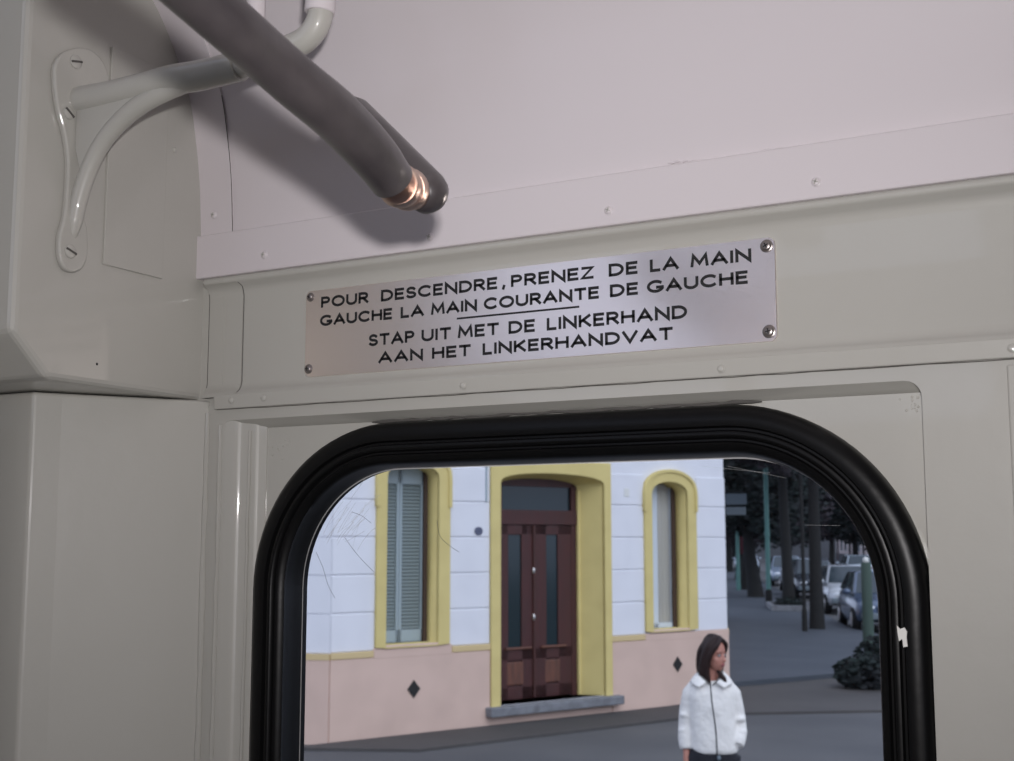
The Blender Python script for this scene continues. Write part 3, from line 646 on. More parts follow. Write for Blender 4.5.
for i, (x0, x1, gx0, gx1) in enumerate(((E0+0.06, mid-0.004, 2.66, 2.87), (mid+0.004, E1-0.09, 3.27, 3.46))):
    lf = dp('door_leaf', boxes((x0, gx0, yb0, yb1, DZ0+.01, 2.40), (gx1, x1, yb0, yb1, DZ0+.01, 2.40), (x0, x1, yb0, yb1, DZ0+.01, 0.40), (x0, x1, yb0, yb1, 0.72, 0.86), (x0, x1, yb0, yb1, 2.27, 2.40), (x0, x1, yb0+.02, yb1, 0.38, 0.75)), M['door'])
    bevel(lf, 0.008, 2)
    dp('leaf_pane', boxes((gx0-.01, gx1+.01, 0.302, 0.310, 0.84, 2.29)), M['dglass'], lf)
    bm = boxes((gx0-0.03, gx1+0.03, yb0-0.002, yb0+0.02, 0.42, 0.70)); bevel(dp('lower_panel', bm, M['panelwood'], lf), 0.015, 2)
    bm = nb(); tube(bm, [((x0+x1)/2-.2, yb0-.012, 0.865), ((x0+x1)/2+.2, yb0-.012, 0.865)], 0.018, 8); dp('moulding', bm, M['panelwood'], lf)
lf0 = lf
for z in (1.82, 1.24):
    bm = nb(); ell(bm, (mid-0.01, yb0-0.015, z), (0.022, 0.02, 0.045)); dp('door_handle', bm, M['silver'], lf, smooth=True)
bm = nb(); tube(bm, [(mid, yb0-.01, DZ0+.02), (mid, yb0-.01, 2.39)], 0.02, 8); dp('cover_strip', bm, M['door'], lf)
# diamond vents, oval number plaque, small plate
for u, z in ((1.07, 0.52), (5.26, 0.555)):
    bm = nb(); prism(bm, [(u-0.085, -0.030, z), (u, -0.030, z-0.10), (u+0.085, -0.030, z), (u, -0.030, z+0.10)], (0, -0.012, 0)); v = hp_('diamond_vent', bm, M['vent'])
    bm = nb()
    for k in range(-2, 3): box(bm, u-0.05+abs(k)*.012, u+0.05-abs(k)*.012, -0.046, -0.042, z+k*0.025-.004, z+k*0.025+.004)
    obj('vent_bars', bm, M['vent'], v)
bm = nb(); prism(bm, [(1.985+0.06*math.cos(2*math.pi*k/20), -0.014, 2.31+0.05*math.sin(2*math.pi*k/20)) for k in range(20)], (0, -0.01, 0)); hp_('oval_plaque', bm, M['plaque'])
bevel(hp_('small_plate', boxes((4.35, 4.44, -0.02, -0.012, 2.77, 2.88)), M['chip']), 0.004)
bm = nb(); tube(bm, [(2.13-.02, -0.02, 3.3), (2.10, -0.02, 3.0), (2.10, -0.02, 2.66)], 0.012, 8); hp_('cable', bm, M['shutter_light'])

# ================================================================== trees
def leaves(bm, blobs, n, size):
    tot = sum(b[1][0]*b[1][1]*b[1][2] for b in blobs)
    for c, r in blobs:
        for i in range(int(n*r[0]*r[1]*r[2]/tot)):
            while True:
                d = Vector((random.uniform(-1, 1), random.uniform(-1, 1), random.uniform(-1, 1)))
                if 0.25 < d.length < 1: break
            p = Vector(c) + Vector((d.x*r[0], d.y*r[1], d.z*r[2]))
            s = size*random.uniform(0.6, 1.3); a = Vector((random.gauss(0, 1), random.gauss(0, 1), random.gauss(0, .7))).normalized(); f, g = frame_of(a)
            v = [bm.verts.new(p + f*s*x + g*s*y) for x, y in ((-.5, 0), (0, -.28), (.55, 0), (0, .28))]
            bm.faces.new(v)
def tree(loc, r0, lean, crown_z, height, spread, seed, label, lm, n=3000, size=0.42, group='street trees'):
    random.seed(seed); t = empty('street_tree', (loc[0], loc[1], 0)); tag(t, label, 'tree', group)
    bm = nb(); top = Vector((lean[0], lean[1], crown_z+0.7))
    tp = [Vector((0, 0, -0.05)), Vector((0, 0, 0.15)), Vector((lean[0]*.25, lean[1]*.25, crown_z*.4)), Vector((lean[0]*.7, lean[1]*.7, crown_z*.8)), top]
    tube(bm, spline(tp, 4), lerp_list([r0*1.7, r0*1.25, r0, r0*.9, r0*.75], 4), 12)
    obj('trunk', bm, M['trunk'], t, True)
    blobs = []
    for k in range(6):
        a = k*math.pi/3 + random.uniform(-.4, .4); ln = spread*random.uniform(.55, .85)
        e_ = top + Vector((math.cos(a)*ln, math.sin(a)*ln, random.uniform(.2, .55)*(height-crown_z)))
        bm = nb(); mid_ = top.lerp(e_, .5) + Vector((0, 0, .25)); tube(bm, spline([top - Vector((0, 0, .3)), mid_, e_], 4), lerp_list([r0*.5, r0*.3, r0*.1], 4), 8)
        obj('branch', bm, M['trunk'], t, True)
        blobs.append((e_, (spread*.5, spread*.5, (height-crown_z)*.33)))
    blobs.append((top + Vector((0, 0, (height-crown_z)*.55)), (spread*.7, spread*.7, (height-crown_z)*.42)))
    blobs.append((top + Vector((0, 0, (height-crown_z)*.12)), (spread*.8, spread*.8, (height-crown_z)*.16)))
    bm = nb(); leaves(bm, blobs, n, size); obj('crown', bm, lm, t, recalc=False)
    return t
T = [(0.0, -0.2, .155, (.0, .0), 3.7, 8.5, 2.1, 'nearest street tree, straight dark trunk right of the thin dark pole', 'leaf'),
     (9.0, -0.15, .17, (-.15, .1), 4.0, 9.0, 2.7, 'street tree with dark trunk standing in a low planted kerb bed', 'leaf2'),
     (17.2, -0.72, .26, (-.3, .1), 2.0, 9.5, 2.8, 'street tree with broad dark trunk just left of the tall green pole', 'leaf'),
     (24.5, -0.75, .24, (.2, 0), 2.0, 9.5, 2.8, 'street tree behind the broad trunk left of the tall green pole', 'leaf'),
     (38.0, -0.45, .22, (.1, 0), 1.6, 10, 3.8, 'street tree far along the pavement beside the shorter pale green pole', 'leaf2'),
     (50.0, 9.2, .22, (0, 0), 1.7, 10, 2.75, 'street tree across the road nearest the right window rubber', 'leaf2'),
     (66.0, 9.2, .24, (0, 0), 1.6, 11, 2.75, 'street tree across the road standing above the far grey car', 'leaf'),
     (82.0, 9.2, .24, (.1, 0), 1.7, 11, 2.75, 'street tree across the road before the pale pink house', 'leaf2'),
     (97.0, 9.2, .24, (0, 0), 1.7, 11, 2.75, 'farthest street tree across the road, just right of the nearest trunk', 'leaf'),
     (56.0, -0.4, .24, (0, 0), 1.9, 12, 4.4, 'farthest street tree on the pavement behind the shorter green pole', 'leaf'),
     (104.0, 1.8, .3, (0, 0), 1.2, 11, 4.6, 'broad dark tree closing the view at the street end', 'leaf')]
for i, (s, p, r0, ln, cz, hh, spd, lb, lm) in enumerate(T): tree(st(s, p), r0, ln, cz, hh, spd, 20+i, lb, M[lm], n=11000, size=0.27 if i < 4 else 0.36)
random.seed(5)
# low planted bed round the second tree
def shrub(loc, h, r, label, n, m, seed, name='shrub', group='dark shrubs at the street corner'):
    random.seed(seed); t = empty(name, (loc[0], loc[1], 0)); tag(t, label, 'shrub', group)
    bm = nb()
    for k in range(7):
        a = k*0.9; tube(bm, [(0, 0, -0.02), (math.cos(a)*r*.3, math.sin(a)*r*.3, h*.45), (math.cos(a)*r*.6, math.sin(a)*r*.6, h*.85)], [.02, .014, .006], 6)
    obj('stems', bm, M['trunk'], t)
    bm = nb(); leaves(bm, [((0, 0, h*.5), (r, r, h*.5)), ((r*.3, 0, h*.6), (r*.6, r*.6, h*.35))], n, 0.13); obj('foliage', bm, m, t, recalc=False)
c = on_z(866, 690); shrub((c.x, c.y), 0.50, 0.46, 'dark leafy shrub in front of the pale green post', 900, M['leaf'], 3)
c = on_z(888, 678); shrub((c.x, c.y), 0.70, 0.5, 'taller dark shrub half hidden by the right window rubber', 1000, M['leaf'], 4)
c = on_z(786, 617, 0.1); bm = nb()
bx = empty('planting_bed', (st(9, -.15).x, st(9, -.15).y, 0.1), math.atan2(SD.y, SD.x)); tag(bx, 'low dark planting bed at the foot of the street tree with the kerb', 'planter')
bevel(obj('kerb', boxes((-1.3, 1.3, -.62, -.5, 0, .16), (-1.3, 1.3, .5, .62, 0, .16), (-1.3, -1.18, -.5, .5, 0, .16), (1.18, 1.3, -.5, .5, 0, .16)), M['stone'], bx), .01)
obj('soil', boxes((-1.18, 1.18, -.5, .5, 0, .12)), M['trunk'], bx)
bm = nb(); leaves(bm, [((0, 0, .22), (1.1, .45, .16))], 300, .12); obj('low_plants', bm, M['leaf'], bx, recalc=False)

# ================================================================== poles, sign
def pole(name, s, p, h, r, m, label, cat, head=None, base=True):
    q = st(s, p); t = empty(name, (q.x, q.y, 0.08)); tag(t, label, cat)
    bm = nb(); tube(bm, [(0, 0, 0), (0, 0, h*.5), (0, 0, h)], [r, r*.95, r*.85], 14); obj('shaft', bm, m, t, True)
    if base: bm = nb(); tube(bm, [(0, 0, -0.02), (0, 0, .45), (0, 0, .55)], [r*1.5, r*1.45, r*1.05], 14); obj('base', bm, M['trunk'] if base == 2 else m, t, True)
    bm = nb(); tube(bm, [(0, 0, h*.30), (0, 0, h*.30+.12)], r*1.2, 14); obj('collar', bm, m, t, True)
    return t
t = pole('lamp_post', 10.6, -0.66, 7.5, .075, M['greenpole'], 'tall green pole rising between the broad tree trunk and the planting bed', 'pole', base=2)
bm = nb(); tube(bm, spline([(0, 0, 7.4), (.2, 0, 7.9), (.9, 0, 8.1), (1.5, 0, 8.1)], 5), .035, 10); obj('lamp_arm', bm, M['greenpole'], t, True)
bm = nb(); ell(bm, (1.7, 0, 8.08), (.32, .13, .08)); obj('lamp_head', bm, M['fargrey'], t, True)
pole('thin_pole', -0.9, -0.57, 4.2, .045, M['trunk'], 'thin dark pole just left of the nearest street tree trunk', 'pole', base=2)
q = on_z(869, 652); t = empty('green_post', (q.x, q.y, 0)); tag(t, 'short thick pale green post standing at the street corner by the shrubs', 'post')
bm = nb(); tube(bm, [(0, 0, -.02), (0, 0, .9), (0, 0, 1.72), (0, 0, 1.76)], [.115, .105, .10, .085], 18); obj('shaft', bm, M['greenpost'], t, True)
bm = nb(); ell(bm, (0, 0, 1.80), (.06, .06, .07)); obj('cap', bm, M['chip'], t, True)
# short pale green pole by the house, and the two panel sign that projects from the house wall
q = on_z(738.5, 590, .1); t = empty('green_pole', (q.x, q.y, 0.08)); tag(t, 'shorter pale green pole beside the house wall, left of the tall green pole', 'pole')
bm = nb(); tube(bm, [(0, 0, 0), (0, 0, 1.5), (0, 0, 3.0)], [.10, .085, .08], 12); obj('shaft', bm, M['greenpole'], t, True)
bm = nb(); tube(bm, [(0, 0, 2.98), (0, 0, 3.06), (0, 0, 3.12)], [.10, .10, .04], 12); obj('cap', bm, M['greenpole'], t, True)
q = st(2.5, -2.88); t = empty('projecting_sign', (q.x, q.y, 2.8), math.atan2(SPV.y, SPV.x)); tag(t, 'faded grey two panel sign projecting from the house wall over the pavement', 'sign')
bevel(obj('upper_panel', boxes((.66, 1.20, -.06, .06, .33, .62)), M['signgrey'], t), .01); bevel(obj('lower_panel', boxes((.66, 1.18, -.05, .05, .06, .27)), M['signband'], t), .01)
bm = nb(); tube(bm, [(0, 0, .30), (1.19, 0, .30)], .018, 8); tube(bm, [(0, 0, .66), (1.20, 0, .66)], .018, 8); obj('wall_arm', bm, M['trunk'], t)
for x in (.72, 1.12): obj('hanger', boxes((x, x+.04, -.01, .01, .25, .68)), M['trunk'], t)
obj('wall_plate', boxes((-.02, .02, -.06, .06, .2, .75)), M['trunk'], t)
q = on_z(745, 589, .1); t = empty('hanging_cloth', (q.x, q.y, 2.35), 0); tag(t, 'dull red cloth hanging between the shorter green pole and the broad trunk', 'cloth')
bm = nb(); n = 14; g = [[bm.verts.new((-.22+.44*k/n, .05*math.sin(k*.9), z)) for k in range(n+1)] for z in (-.75, -.3, .1, .55)]
for a, b in zip(g, g[1:]):
    for k in range(n): bm.faces.new((a[k], a[k+1], b[k+1], b[k]))
c = obj('cloth_sheet', bm, M['redcloth'], t, True); sl = c.modifiers.new('thick', 'SOLIDIFY'); sl.thickness = .01
bm = nb(); tube(bm, [(-1.3, 0, .55), (.3, 0, .55)], .02, 8); obj('bar', bm, M['trunk'], t)

# ================================================================== parked cars
def car(loc, ang, paint, label):
    t = empty('car', (loc[0], loc[1], 0.0), ang); tag(t, label, 'car', 'cars parked along the kerb')
    pm = mat('car_paint', paint, 0.25, 0.2, coat=0.6)
    # body: cross sections along x (front = +x)
    S = [(-2.02, .62, .45, .82), (-1.95, .76, .32, .92), (-1.5, .83, .24, .96), (-.7, .85, .22, .95), (.3, .85, .22, .93), (.95, .84, .22, .90), (1.5, .81, .25, .80), (1.9, .74, .33, .68), (2.02, .62, .42, .58)]
    bm = nb(); R_ = []
    for x, hw, z0, z1 in S:
        h = z1-z0; pr = [(-hw*.92, z0), (-hw, z0+h*.25), (-hw, z0+h*.62), (-hw*.95, z0+h*.88), (-hw*.82, z1), (0, z1+.02), (hw*.82, z1), (hw*.95, z0+h*.88), (hw, z0+h*.62), (hw, z0+h*.25), (hw*.92, z0)]
        R_.append([bm.verts.new((x, y, z)) for y, z in pr])
    for a, b in zip(R_, R_[1:]):
        for k in range(len(a)): bm.faces.new((a[k], a[(k+1) % len(a)], b[(k+1) % len(a)], b[k]))
    bm.faces.new(R_[0]); bm.faces.new(R_[-1][::-1]); obj('body', bm, pm, t, True, angle=40)
    G_ = [(-1.85, .72, .90, -1.45, .58, 1.40), (1.0, .76, .88, .22, .60, 1.42)]
    def quadring(x, hw, z): return [(x, -hw, z), (x, hw, z)]
    xb, xr, xf0, xf1 = -1.85, -1.35, .22, 1.0
    bot = [(xb, -.76, .92), (xb, .76, .92), (xf1, .77, .89), (xf1, -.77, .89)]; topp = [(xr, -.58, 1.40), (xr, .58, 1.40), (xf0, .60, 1.42), (xf0, -.60, 1.42)]
    bm = nb(); a = [bm.verts.new(p) for p in bot]; b = [bm.verts.new(p) for p in topp]
    for k in range(4): bm.faces.new((a[k], a[(k+1) % 4], b[(k+1) % 4], b[k]))
    bm.faces.new(b); bm.faces.new(a[::-1]); bevel(obj('cabin', bm, pm, t), .06, 3)
    def glass(nm, P, Q, outn, m_=.10):
        P = [Vector(p) for p in P]; c_ = sum(P, Vector())/4; o = Vector(outn)*.012
        bm = nb(); prism(bm, [p.lerp(c_, m_) + o for p in P], Vector(outn)*-.02); obj(nm, bm, M['carglass'], t)
    glass('windscreen', [bot[3], bot[2], topp[2], topp[3]], 0, (.56, 0, .83)); glass('rear_window', [bot[0], bot[1], topp[1], topp[0]], 0, (-.69, 0, .72))
    for sg_ in (-1, 1):
        B = [bot[0], bot[3], topp[3], topp[0]] if sg_ < 0 else [bot[1], bot[2], topp[2], topp[1]]
        B = [Vector(p) for p in B]; m0, m1 = B[0].lerp(B[1], .5), B[3].lerp(B[2], .45)
        glass('side_window', [B[0], m0, m1, B[3]], 0, (0, .94*sg_, .33), .13); glass('side_window', [m0, B[1], B[2], m1], 0, (0, .94*sg_, .33), .13)
        bm = nb(); ell(bm, (1.90, .52*sg_, .60), (.12, .17, .08)); obj('headlamp', bm, M['lampglass'], t, True)
        bm = nb(); ell(bm, (-1.96, .56*sg_, .76), (.07, .13, .09)); obj('tail_lamp', bm, M['redcloth'], t, True)
        bm = nb(); ell(bm, (.85, .90*sg_, .96), (.06, .10, .07)); obj('wing_mirror', bm, pm, t, True)
        for x in (-1.25, 1.28):
            bm = nb(); tube(bm, [(x, sg_*.66, .30), (x, sg_*.68, .30), (x, sg_*.84, .30), (x, sg_*.86, .30)], [.26, .30, .30, .27], 24); wh = obj('wheel', bm, M['tyre'], t, True)
            bm = nb(); tube(bm, [(x, sg_*.85, .30), (x, sg_*.872, .30)], [.19, .16], 18); obj('rim', bm, M['silver'], wh, True)
    bevel(obj('front_bumper', boxes((1.90, 2.10, -.72, .72, .34, .50)), M['signgrey'], t), .04, 3); bevel(obj('rear_bumper', boxes((-2.12, -1.92, -.74, .74, .38, .56)), M['signgrey'], t), .04, 3)
    bm = nb()
    for k in range(4): box(bm, 1.96, 2.04, -.36, .36, .53+k*.03, .542+k*.03)
    obj('grille', bm, M['tyre'], t)
    return t
ca = math.atan2(-SD.y, -SD.x)
CARS = [(1.6, 1.50, (.10, .14, .22), 'dark blue parked car behind the short green post'),
        (9.5, 1.70, (.55, .57, .60), 'pale grey parked car whose front shows right of the nearest tree trunk'),
        (19.5, 1.60, (.07, .08, .10), 'dark parked car seen between the tall green pole and the nearest tree'),
        (25.5, 1.70, (.50, .54, .62), 'silver parked car roof beyond the dark car right of the green pole'),
        (33.0, 1.60, (.30, .36, .45), 'blue grey parked car seen just right of the tall green pole'),
        (60.0, 0.95, (.60, .68, .78), 'light blue car far up the street between pale pole and broad trunk'),
        (40.0, 5.9, (.42, .48, .54), 'grey car across the road below the pale pink house')]
for s, p, c_, lb in CARS: car(st(s, p), ca if p < 5 else ca+math.pi, c_, lb)

# ================================================================== far houses
def house(s0, s1, p, h, m, label, depth=8):
    q = st(s0, p); L = s1-s0; t = empty('house', (q.x, q.y, 0), math.atan2(SD.y, SD.x)); tag(t, label, 'building')
    # local x along the street, -y is away from the road
    obj('wall', boxes((0, L, -depth, 0, 0, h)), m, t)
    obj('roof', boxes((-.1, L+.1, -depth, .2, h, h+.35)), M['roof'], t); obj('plinth', boxes((0, L, 0, .05, 0, .8)), M['fargrey'], t)
    n = max(2, int(L/3.2))
    for k in range(n):
        x = (k+.5)*L/n; 
        for z in ((1.1, 2.7), (4.1, 5.7)):
            if z[1] > h-.4: continue
            dr = (k % 3 == 1 and z[0] < 2)
            f = obj('window_frame' if not dr else 'house_door', boxes((x-.6, x+.6, 0, .06, .1 if dr else z[0], z[1])), M['shutter_light'] if not dr else M['door'], t)
            obj('pane', boxes((x-.5, x+.5, .05, .075, .9 if dr else z[0]+.1, z[1]-.1)), M['farglass'], f)
house(76, 113, 13.2, 7.5, M['farwall'], 'pale pink house far across the road, glimpsed above the cars right of the nearest tree')
q = st(130, 5); t = empty('end_house', (q.x, q.y, 0), math.atan2(SD.y, SD.x)+rad(90)); tag(t, 'dim grey building closing the far end of the street behind the tree trunks', 'building')
obj('wall', boxes((-18, 18, 0, 8, 0, 9)), M['fargrey'], t); obj('roof', boxes((-18.2, 18.2, -.2, 8, 9, 9.4)), M['roof'], t)
for k in range(9): 
    for z in (1.2, 4.4): f = obj('window_frame', boxes((-16+k*4-.7, -16+k*4+.7, -.06, 0, z, z+1.7)), M['shutter_light'], t); obj('pane', boxes((-16+k*4-.6, -16+k*4+.6, -.08, -.05, z+.1, z+1.6)), M['farglass'], f)

# ================================================================== PERSON
def remesh(o, vox, smooth=6, fac=0.5):
    m = o.modifiers.new('skin_over', 'REMESH'); m.mode = 'VOXEL'; m.voxel_size = vox; m.use_smooth_shade = True
    s = o.modifiers.new('smooth', 'SMOOTH'); s.factor = fac; s.iterations = smooth
    return o
PX = at(710.5, 640, 8.27); pe = empty('person', (PX.x, PX.y, 0.0), rad(19.8)); pe.scale = (0.98, 0.98, 0.98)
tag(pe, 'person with shoulder length dark hair in zipped white fleece jacket looking aside', 'person')
hy = rad(52)                                    # head turned towards the viewer's right
HC = Vector((0.020, 0.005, 1.490)); HR = Matrix.Rotation(hy, 3, 'Z') @ Matrix.Rotation(rad(4), 3, 'X')
HS = 0.92
def hd(x, y, z): return HC + HR @ (Vector((x, y, z))*HS)         # head frame: face looks to -y
bm = nb()
# head and face
ell(bm, hd(0, .012, .035), (.070, .088, .085), HR); ell(bm, hd(0, -.022, -.035), (.056, .062, .075), HR); ell(bm, hd(0, -.050, -.088), (.026, .024, .020), HR)
tube(bm, [hd(0, -.080, .012), hd(0, -.092, -.012), hd(0, -.102, -.030), hd(0, -.088, -.038)], [.007, .009, .012, .008], 10, dome=True)
for sx in (-1, 1):
    ell(bm, hd(.038*sx, -.050, -.028), (.022, .020, .020), HR); ell(bm, hd(.030*sx, -.076, .022), (.020, .008, .006), HR)
    ell(bm, hd(.066*sx, .012, -.012), (.006, .016, .028), HR); ell(bm, hd(.009*sx, -.088, -.034), (.007, .009, .006), HR)
ell(bm, hd(0, -.082, -.056), (.020, .010, .006), HR); ell(bm, hd(0, -.080, -.067), (.018, .010, .006), HR)
# neck, trunk
tube(bm, [(0, .02, 1.26), (0, .018, 1.34), (.004, .016, 1.42), (.008, .012, 1.48)], [.055, .048, .046, .048], 16)
tube(bm, [(0, .01, .84), (0, .01, .92), (0, .01, 1.05), (0, .01, 1.18), (0, .01, 1.27)], [.095, .10, .09, .09, .06], 20, dome=True)
ell(bm, (0, .01, .87), (.125, .085, .11)); ell(bm, (0, .01, 1.20), (.125, .075, .09))
# legs
for sx in (-1, 1):
    tube(bm, [(.085*sx, .01, .86), (.085*sx, .0, .66), (.085*sx, -.005, .47), (.088*sx, .02, .30), (.09*sx, .03, .09)], [.070, .066, .050, .048, .034], 16, dome=True)
    tube(bm, [(.09*sx, .05, .045), (.095*sx, -.05, .04), (.10*sx, -.13, .03)], [.036, .036, .026], 12, dome=True)
# arms: viewer's left hangs, viewer's right bends to the pocket
ARL = [(-.115, .015, 1.250), (-.150, .02, 1.14), (-.165, .02, 1.03), (-.171, -.01, .91), (-.170, -.022, .855)]
ARR = [(.110, .015, 1.250), (.145, .03, 1.14), (.160, .035, 1.04), (.162, .0, .97), (.140, -.03, .94)]
for A in (ARL, ARR): tube(bm, [Vector(p) for p in A], [.036, .034, .031, .028, .023], 14, dome=True)
def hand(bm, wrist, dirn, palmn, scale=1.0, curl=0.35, thumb_side=1):
    d = Vector(dirn).normalized(); n = Vector(palmn); n = (n-d*n.dot(d)).normalized(); s = d.cross(n)*thumb_side
    W = Vector(wrist)
    tube(bm, [W, W+d*.03, W+d*.075*scale], [.021, .026, .024], 12, dome=True)
    ell(bm, W+d*.05, (.036, .036, .036), None, 12, 8) if False else None
    for k in (-1, 0, 1): tube(bm, [W+d*.01+s*k*.014, W+d*.085*scale+s*k*.020], [.014, .013], 8, dome=True)
    for k, L in enumerate((.066, .074, .070, .056)):
        b = W + d*.082*scale + s*(.030-.0195*k); a1 = b + (d*math.cos(curl)+n*math.sin(curl))*L*.45; a2 = a1 + (d*math.cos(curl*2.2)+n*math.sin(curl*2.2))*L*.33; a3 = a2 + (d*math.cos(curl*3)+n*math.sin(curl*3))*L*.22
        tube(bm, [b, a1, a2, a3], [.0088, .0084, .0078, .0066], 8, dome=True)
    b = W + d*.028 + s*.024; tube(bm, [b, b+(d*.7+s*.6+n*.25)*.034, b+(d*.7+s*.6+n*.25)*.034+(d*.93+s*.1+n*.35)*.034], [.012, .0105, .0085], 8, dome=True)
hand(bm, (-.170, -.025, .862), (.04, -.12, -1), (.75, -.3, 0), 1.0, 0.38, -1)
hand(bm, (.135, -.03, .94), (-.6, .05, -.85), (-.2, .9, -.2), 1.0, 0.2, 1)
body = remesh(obj('body', bm, M['skin'], pe), 0.0062, 4, 0.45)
for sx in (-1, 1):
    bm = nb(); ell(bm, hd(.029*sx, -.072, .005), (.0135, .011, .0085), HR, 12, 8); eb = obj('eye', bm, M['eye'], pe, True)
    bm = nb(); ell(bm, hd(.029*sx, -.0815, .005), (.0055, .003, .0055), HR, 10, 6); obj('iris', bm, M['iris'], eb, True)
    bm = nb(); tube(bm, [hd(.012*sx, -.083, .026), hd(.030*sx, -.083, .031), hd(.046*sx, -.072, .024)], [.0022, .0032, .0018], 6, dome=True); obj('eyebrow', bm, M['hair'], pe, True)
bm = nb(); tube(bm, [hd(-.021, -.082, -.060), hd(-.008, -.0925, -.057), hd(.008, -.0925, -.057), hd(.021, -.082, -.060)], [.002, .0055, .0055, .002], 8, dome=True); tube(bm, [hd(-.018, -.082, -.063), hd(0, -.0905, -.068), hd(.018, -.082, -.063)], [.002, .006, .002], 8, dome=True)
obj('lips', bm, M['lip'], pe, True)
# hair: cap plus hanging locks, parted, to below the shoulders
bm = nb(); ell(bm, hd(0, .022, .044), (.073, .077, .078), HR, 20, 14); ell(bm, hd(0, .034, -.02), (.070, .050, .09), HR)
def lock(P, R_): tube(bm, spline([hd(*p) for p in P], 4), lerp_list(R_, 4), 10, dome=True)
for sx in (-1, 1):
    lock([(.012*sx, -.060, .115), (.052*sx, -.062, .075), (.078*sx, -.028, .01), (.082*sx, -.005, -.08), (.075*sx, -.010, -.15), (.066*sx, -.030, -.205)], [.014, .019, .020, .021, .018, .008])
    lock([(.030*sx, -.020, .125), (.070*sx, -.010, .07), (.084*sx, .020, -.02), (.084*sx, .035, -.12), (.072*sx, .035, -.20)], [.016, .028, .030, .028, .010])
    lock([(.02*sx, .06, .10), (.055*sx, .085, .02), (.055*sx, .090, -.09), (.050*sx, .075, -.20)], [.014, .019, .020, .010])
lock([(0, -.058, .108), (0, -.02, .126), (0, .04, .125), (0, .08, .09)], [.012, .02, .022, .02])
lock([(0, .075, .06), (0, .088, -.05), (0, .08, -.2)], [.018, .024, .012])
tube(bm, spline([(.045, -.04, 1.385), (.075, -.06, 1.350), (.088, -.07, 1.325), (.084, -.075, 1.305)], 4), lerp_list([.012, .020, .016, .007], 4), 8, dome=True)
remesh(obj('hair', bm, M['hair'], pe), 0.007, 3, 0.4)
# fleece jacket: body, sleeves, open collar
bm = nb()
def ring_loft(bm, L, n=28):                      # (cx, cy, z, rx, ry)
    R_ = []
    for cx, cy, z, rx, ry in L:
        R_.append([bm.verts.new((cx + rx*math.copysign(abs(math.cos(a))**.8, math.cos(a)), cy + ry*math.copysign(abs(math.sin(a))**.8, math.sin(a)), z)) for a in [2*math.pi*k/n for k in range(n)]])
    for a, b in zip(R_, R_[1:]):
        for k in range(n): bm.faces.new((a[k], a[(k+1) % n], b[(k+1) % n], b[k]))
    bm.faces.new(R_[0][::-1]); bm.faces.new(R_[-1])
JL = [(.012, .01, .862, .150, .125), (.012, .01, .885, .158, .132), (.010, .01, .96, .158, .132), (.006, .01, 1.06, .150, .128), (.002, .01, 1.16, .150, .125), (0, .012, 1.24, .155, .115), (0, .015, 1.295, .142, .092), (0, .022, 1.322, .092, .066), (0, .045, 1.330, .050, .036)]
ring_loft(bm, JL)
tube(bm, [Vector(p) for p in [(-.095, .015, 1.282), (-.132, .018, 1.235), (-.158, .02, 1.12), (-.168, .018, 1.03), (-.173, -.002, .965), (-.173, -.012, .91), (-.171, -.016, .880)]], [.056, .062, .058, .055, .052, .048, .043], 18, dome=False)
tube(bm, [Vector(p) for p in [(.095, .015, 1.282), (.132, .02, 1.235), (.156, .03, 1.12), (.168, .035, 1.04), (.172, .005, .985), (.167, -.030, .945), (.158, -.050, .915)]], [.056, .062, .058, .056, .053, .049, .044], 18, dome=False)
for z, x, s_ in ((1.10, -.175, -1), (1.0, -.185, -1), (.94, -.186, -1), (1.08, .180, 1), (1.0, .188, 1)): ell(bm, (x, .0, z), (.042, .05, .022))
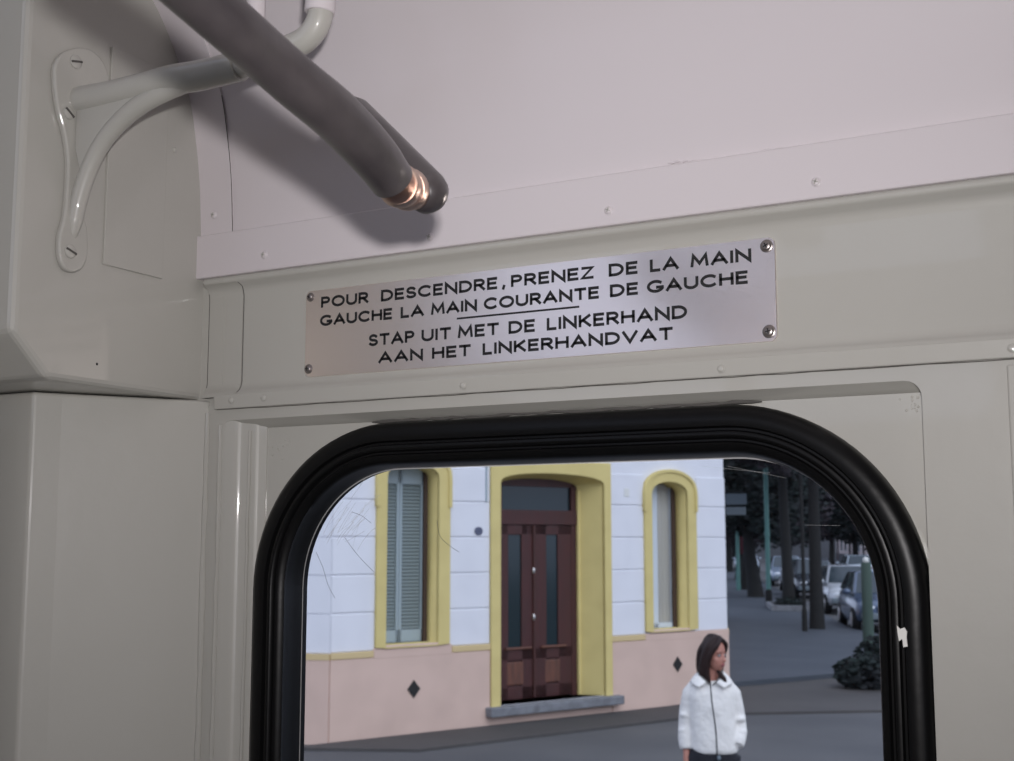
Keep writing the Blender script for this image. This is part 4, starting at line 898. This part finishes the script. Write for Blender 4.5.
# collar flaps lying open
for sx in (-1, 1):                               # flaps lie folded outwards on the shoulders
    A = [Vector((.050*sx, .070, 1.385)), Vector((.074*sx, .020, 1.372)), Vector((.078*sx, -.030, 1.352)), Vector((.040*sx, -.082, 1.318))]
    B = [Vector((.080*sx, .090, 1.350)), Vector((.122*sx, .025, 1.330)), Vector((.128*sx, -.050, 1.310)), Vector((.082*sx, -.112, 1.290))]
    a, b = spline(A, 5), spline(B, 5)
    for u, v in zip(a, b): tube(bm, [u, u.lerp(v, .5) + Vector((0, 0, .004)), v], [.011, .011, .009], 8, dome=True)
tube(bm, spline([Vector((-.05, .070, 1.385)), Vector((0, .085, 1.392)), Vector((.05, .070, 1.385))], 4), .014, 10, dome=True)
jk = remesh(obj('jacket', bm, M['fleece'], pe), 0.009, 5, 0.5)
def yfront(z):
    for a, b in zip(JL, JL[1:]):
        if a[2] <= z <= b[2]: t_ = (z-a[2])/(b[2]-a[2]); return (a[1]-a[4])*(1-t_) + (b[1]-b[4])*t_
    return -.06
bm = nb(); zz = [.866 + (1.315-.866)*k/24 for k in range(25)]
prev = None
for k, z in enumerate(zz):
    xc = .030 - .034*(z-.866)/.45 + .004*math.sin(z*14); y = yfront(z) + .004
    row = [bm.verts.new((xc-.006, y, z)), bm.verts.new((xc-.003, y-.007, z)), bm.verts.new((xc+.003, y-.007, z)), bm.verts.new((xc+.006, y, z))]
    if prev:
        for j in range(3): bm.faces.new((prev[j], prev[j+1], row[j+1], row[j]))
    prev = row
obj('zip_tape', bm, M['zip'], jk, True)
for sx in (-1, 1):
    bm = nb(); A = spline([Vector((.052*sx, .055, 1.386)), Vector((.070*sx, .010, 1.375)), Vector((.066*sx, -.040, 1.352)), Vector((.012*sx, -.098, 1.305))], 5)
    tube(bm, A, lerp_list([.007, .009, .009, .005], 5), 8, dome=True); obj('collar_lining', bm, M['lining'], jk, True)
bm = nb(); ell(bm, (.040, yfront(.87)-.006, .845), (.013, .006, .016), None, 12, 8); obj('zip_pull', bm, M['signgrey'], jk, True)
# trousers, shoes
bm = nb(); ring_loft(bm, [(0, .01, .78, .150, .115), (0, .01, .86, .158, .122), (0, .01, .90, .150, .118)])
for sx in (-1, 1): tube(bm, [(.085*sx, .01, .84), (.088*sx, .003, .66), (.09*sx, .0, .47), (.092*sx, .02, .30), (.094*sx, .03, .055)], [.098, .090, .075, .070, .066], 18)
remesh(obj('trousers', bm, M['navy'], pe), 0.010, 4, .5)
for sx in (-1, 1):
    bm = nb(); tube(bm, spline([(.09*sx, .075, .05), (.092*sx, .03, .055), (.096*sx, -.06, .052), (.10*sx, -.135, .042), (.101*sx, -.165, .036)], 4), lerp_list([.042, .047, .045, .040, .026], 4), 14, dome=True)
    for v in bm.verts: v.co.z = max(v.co.z, 0.004)
    obj('shoe', bm, M['shoe'], pe, True)
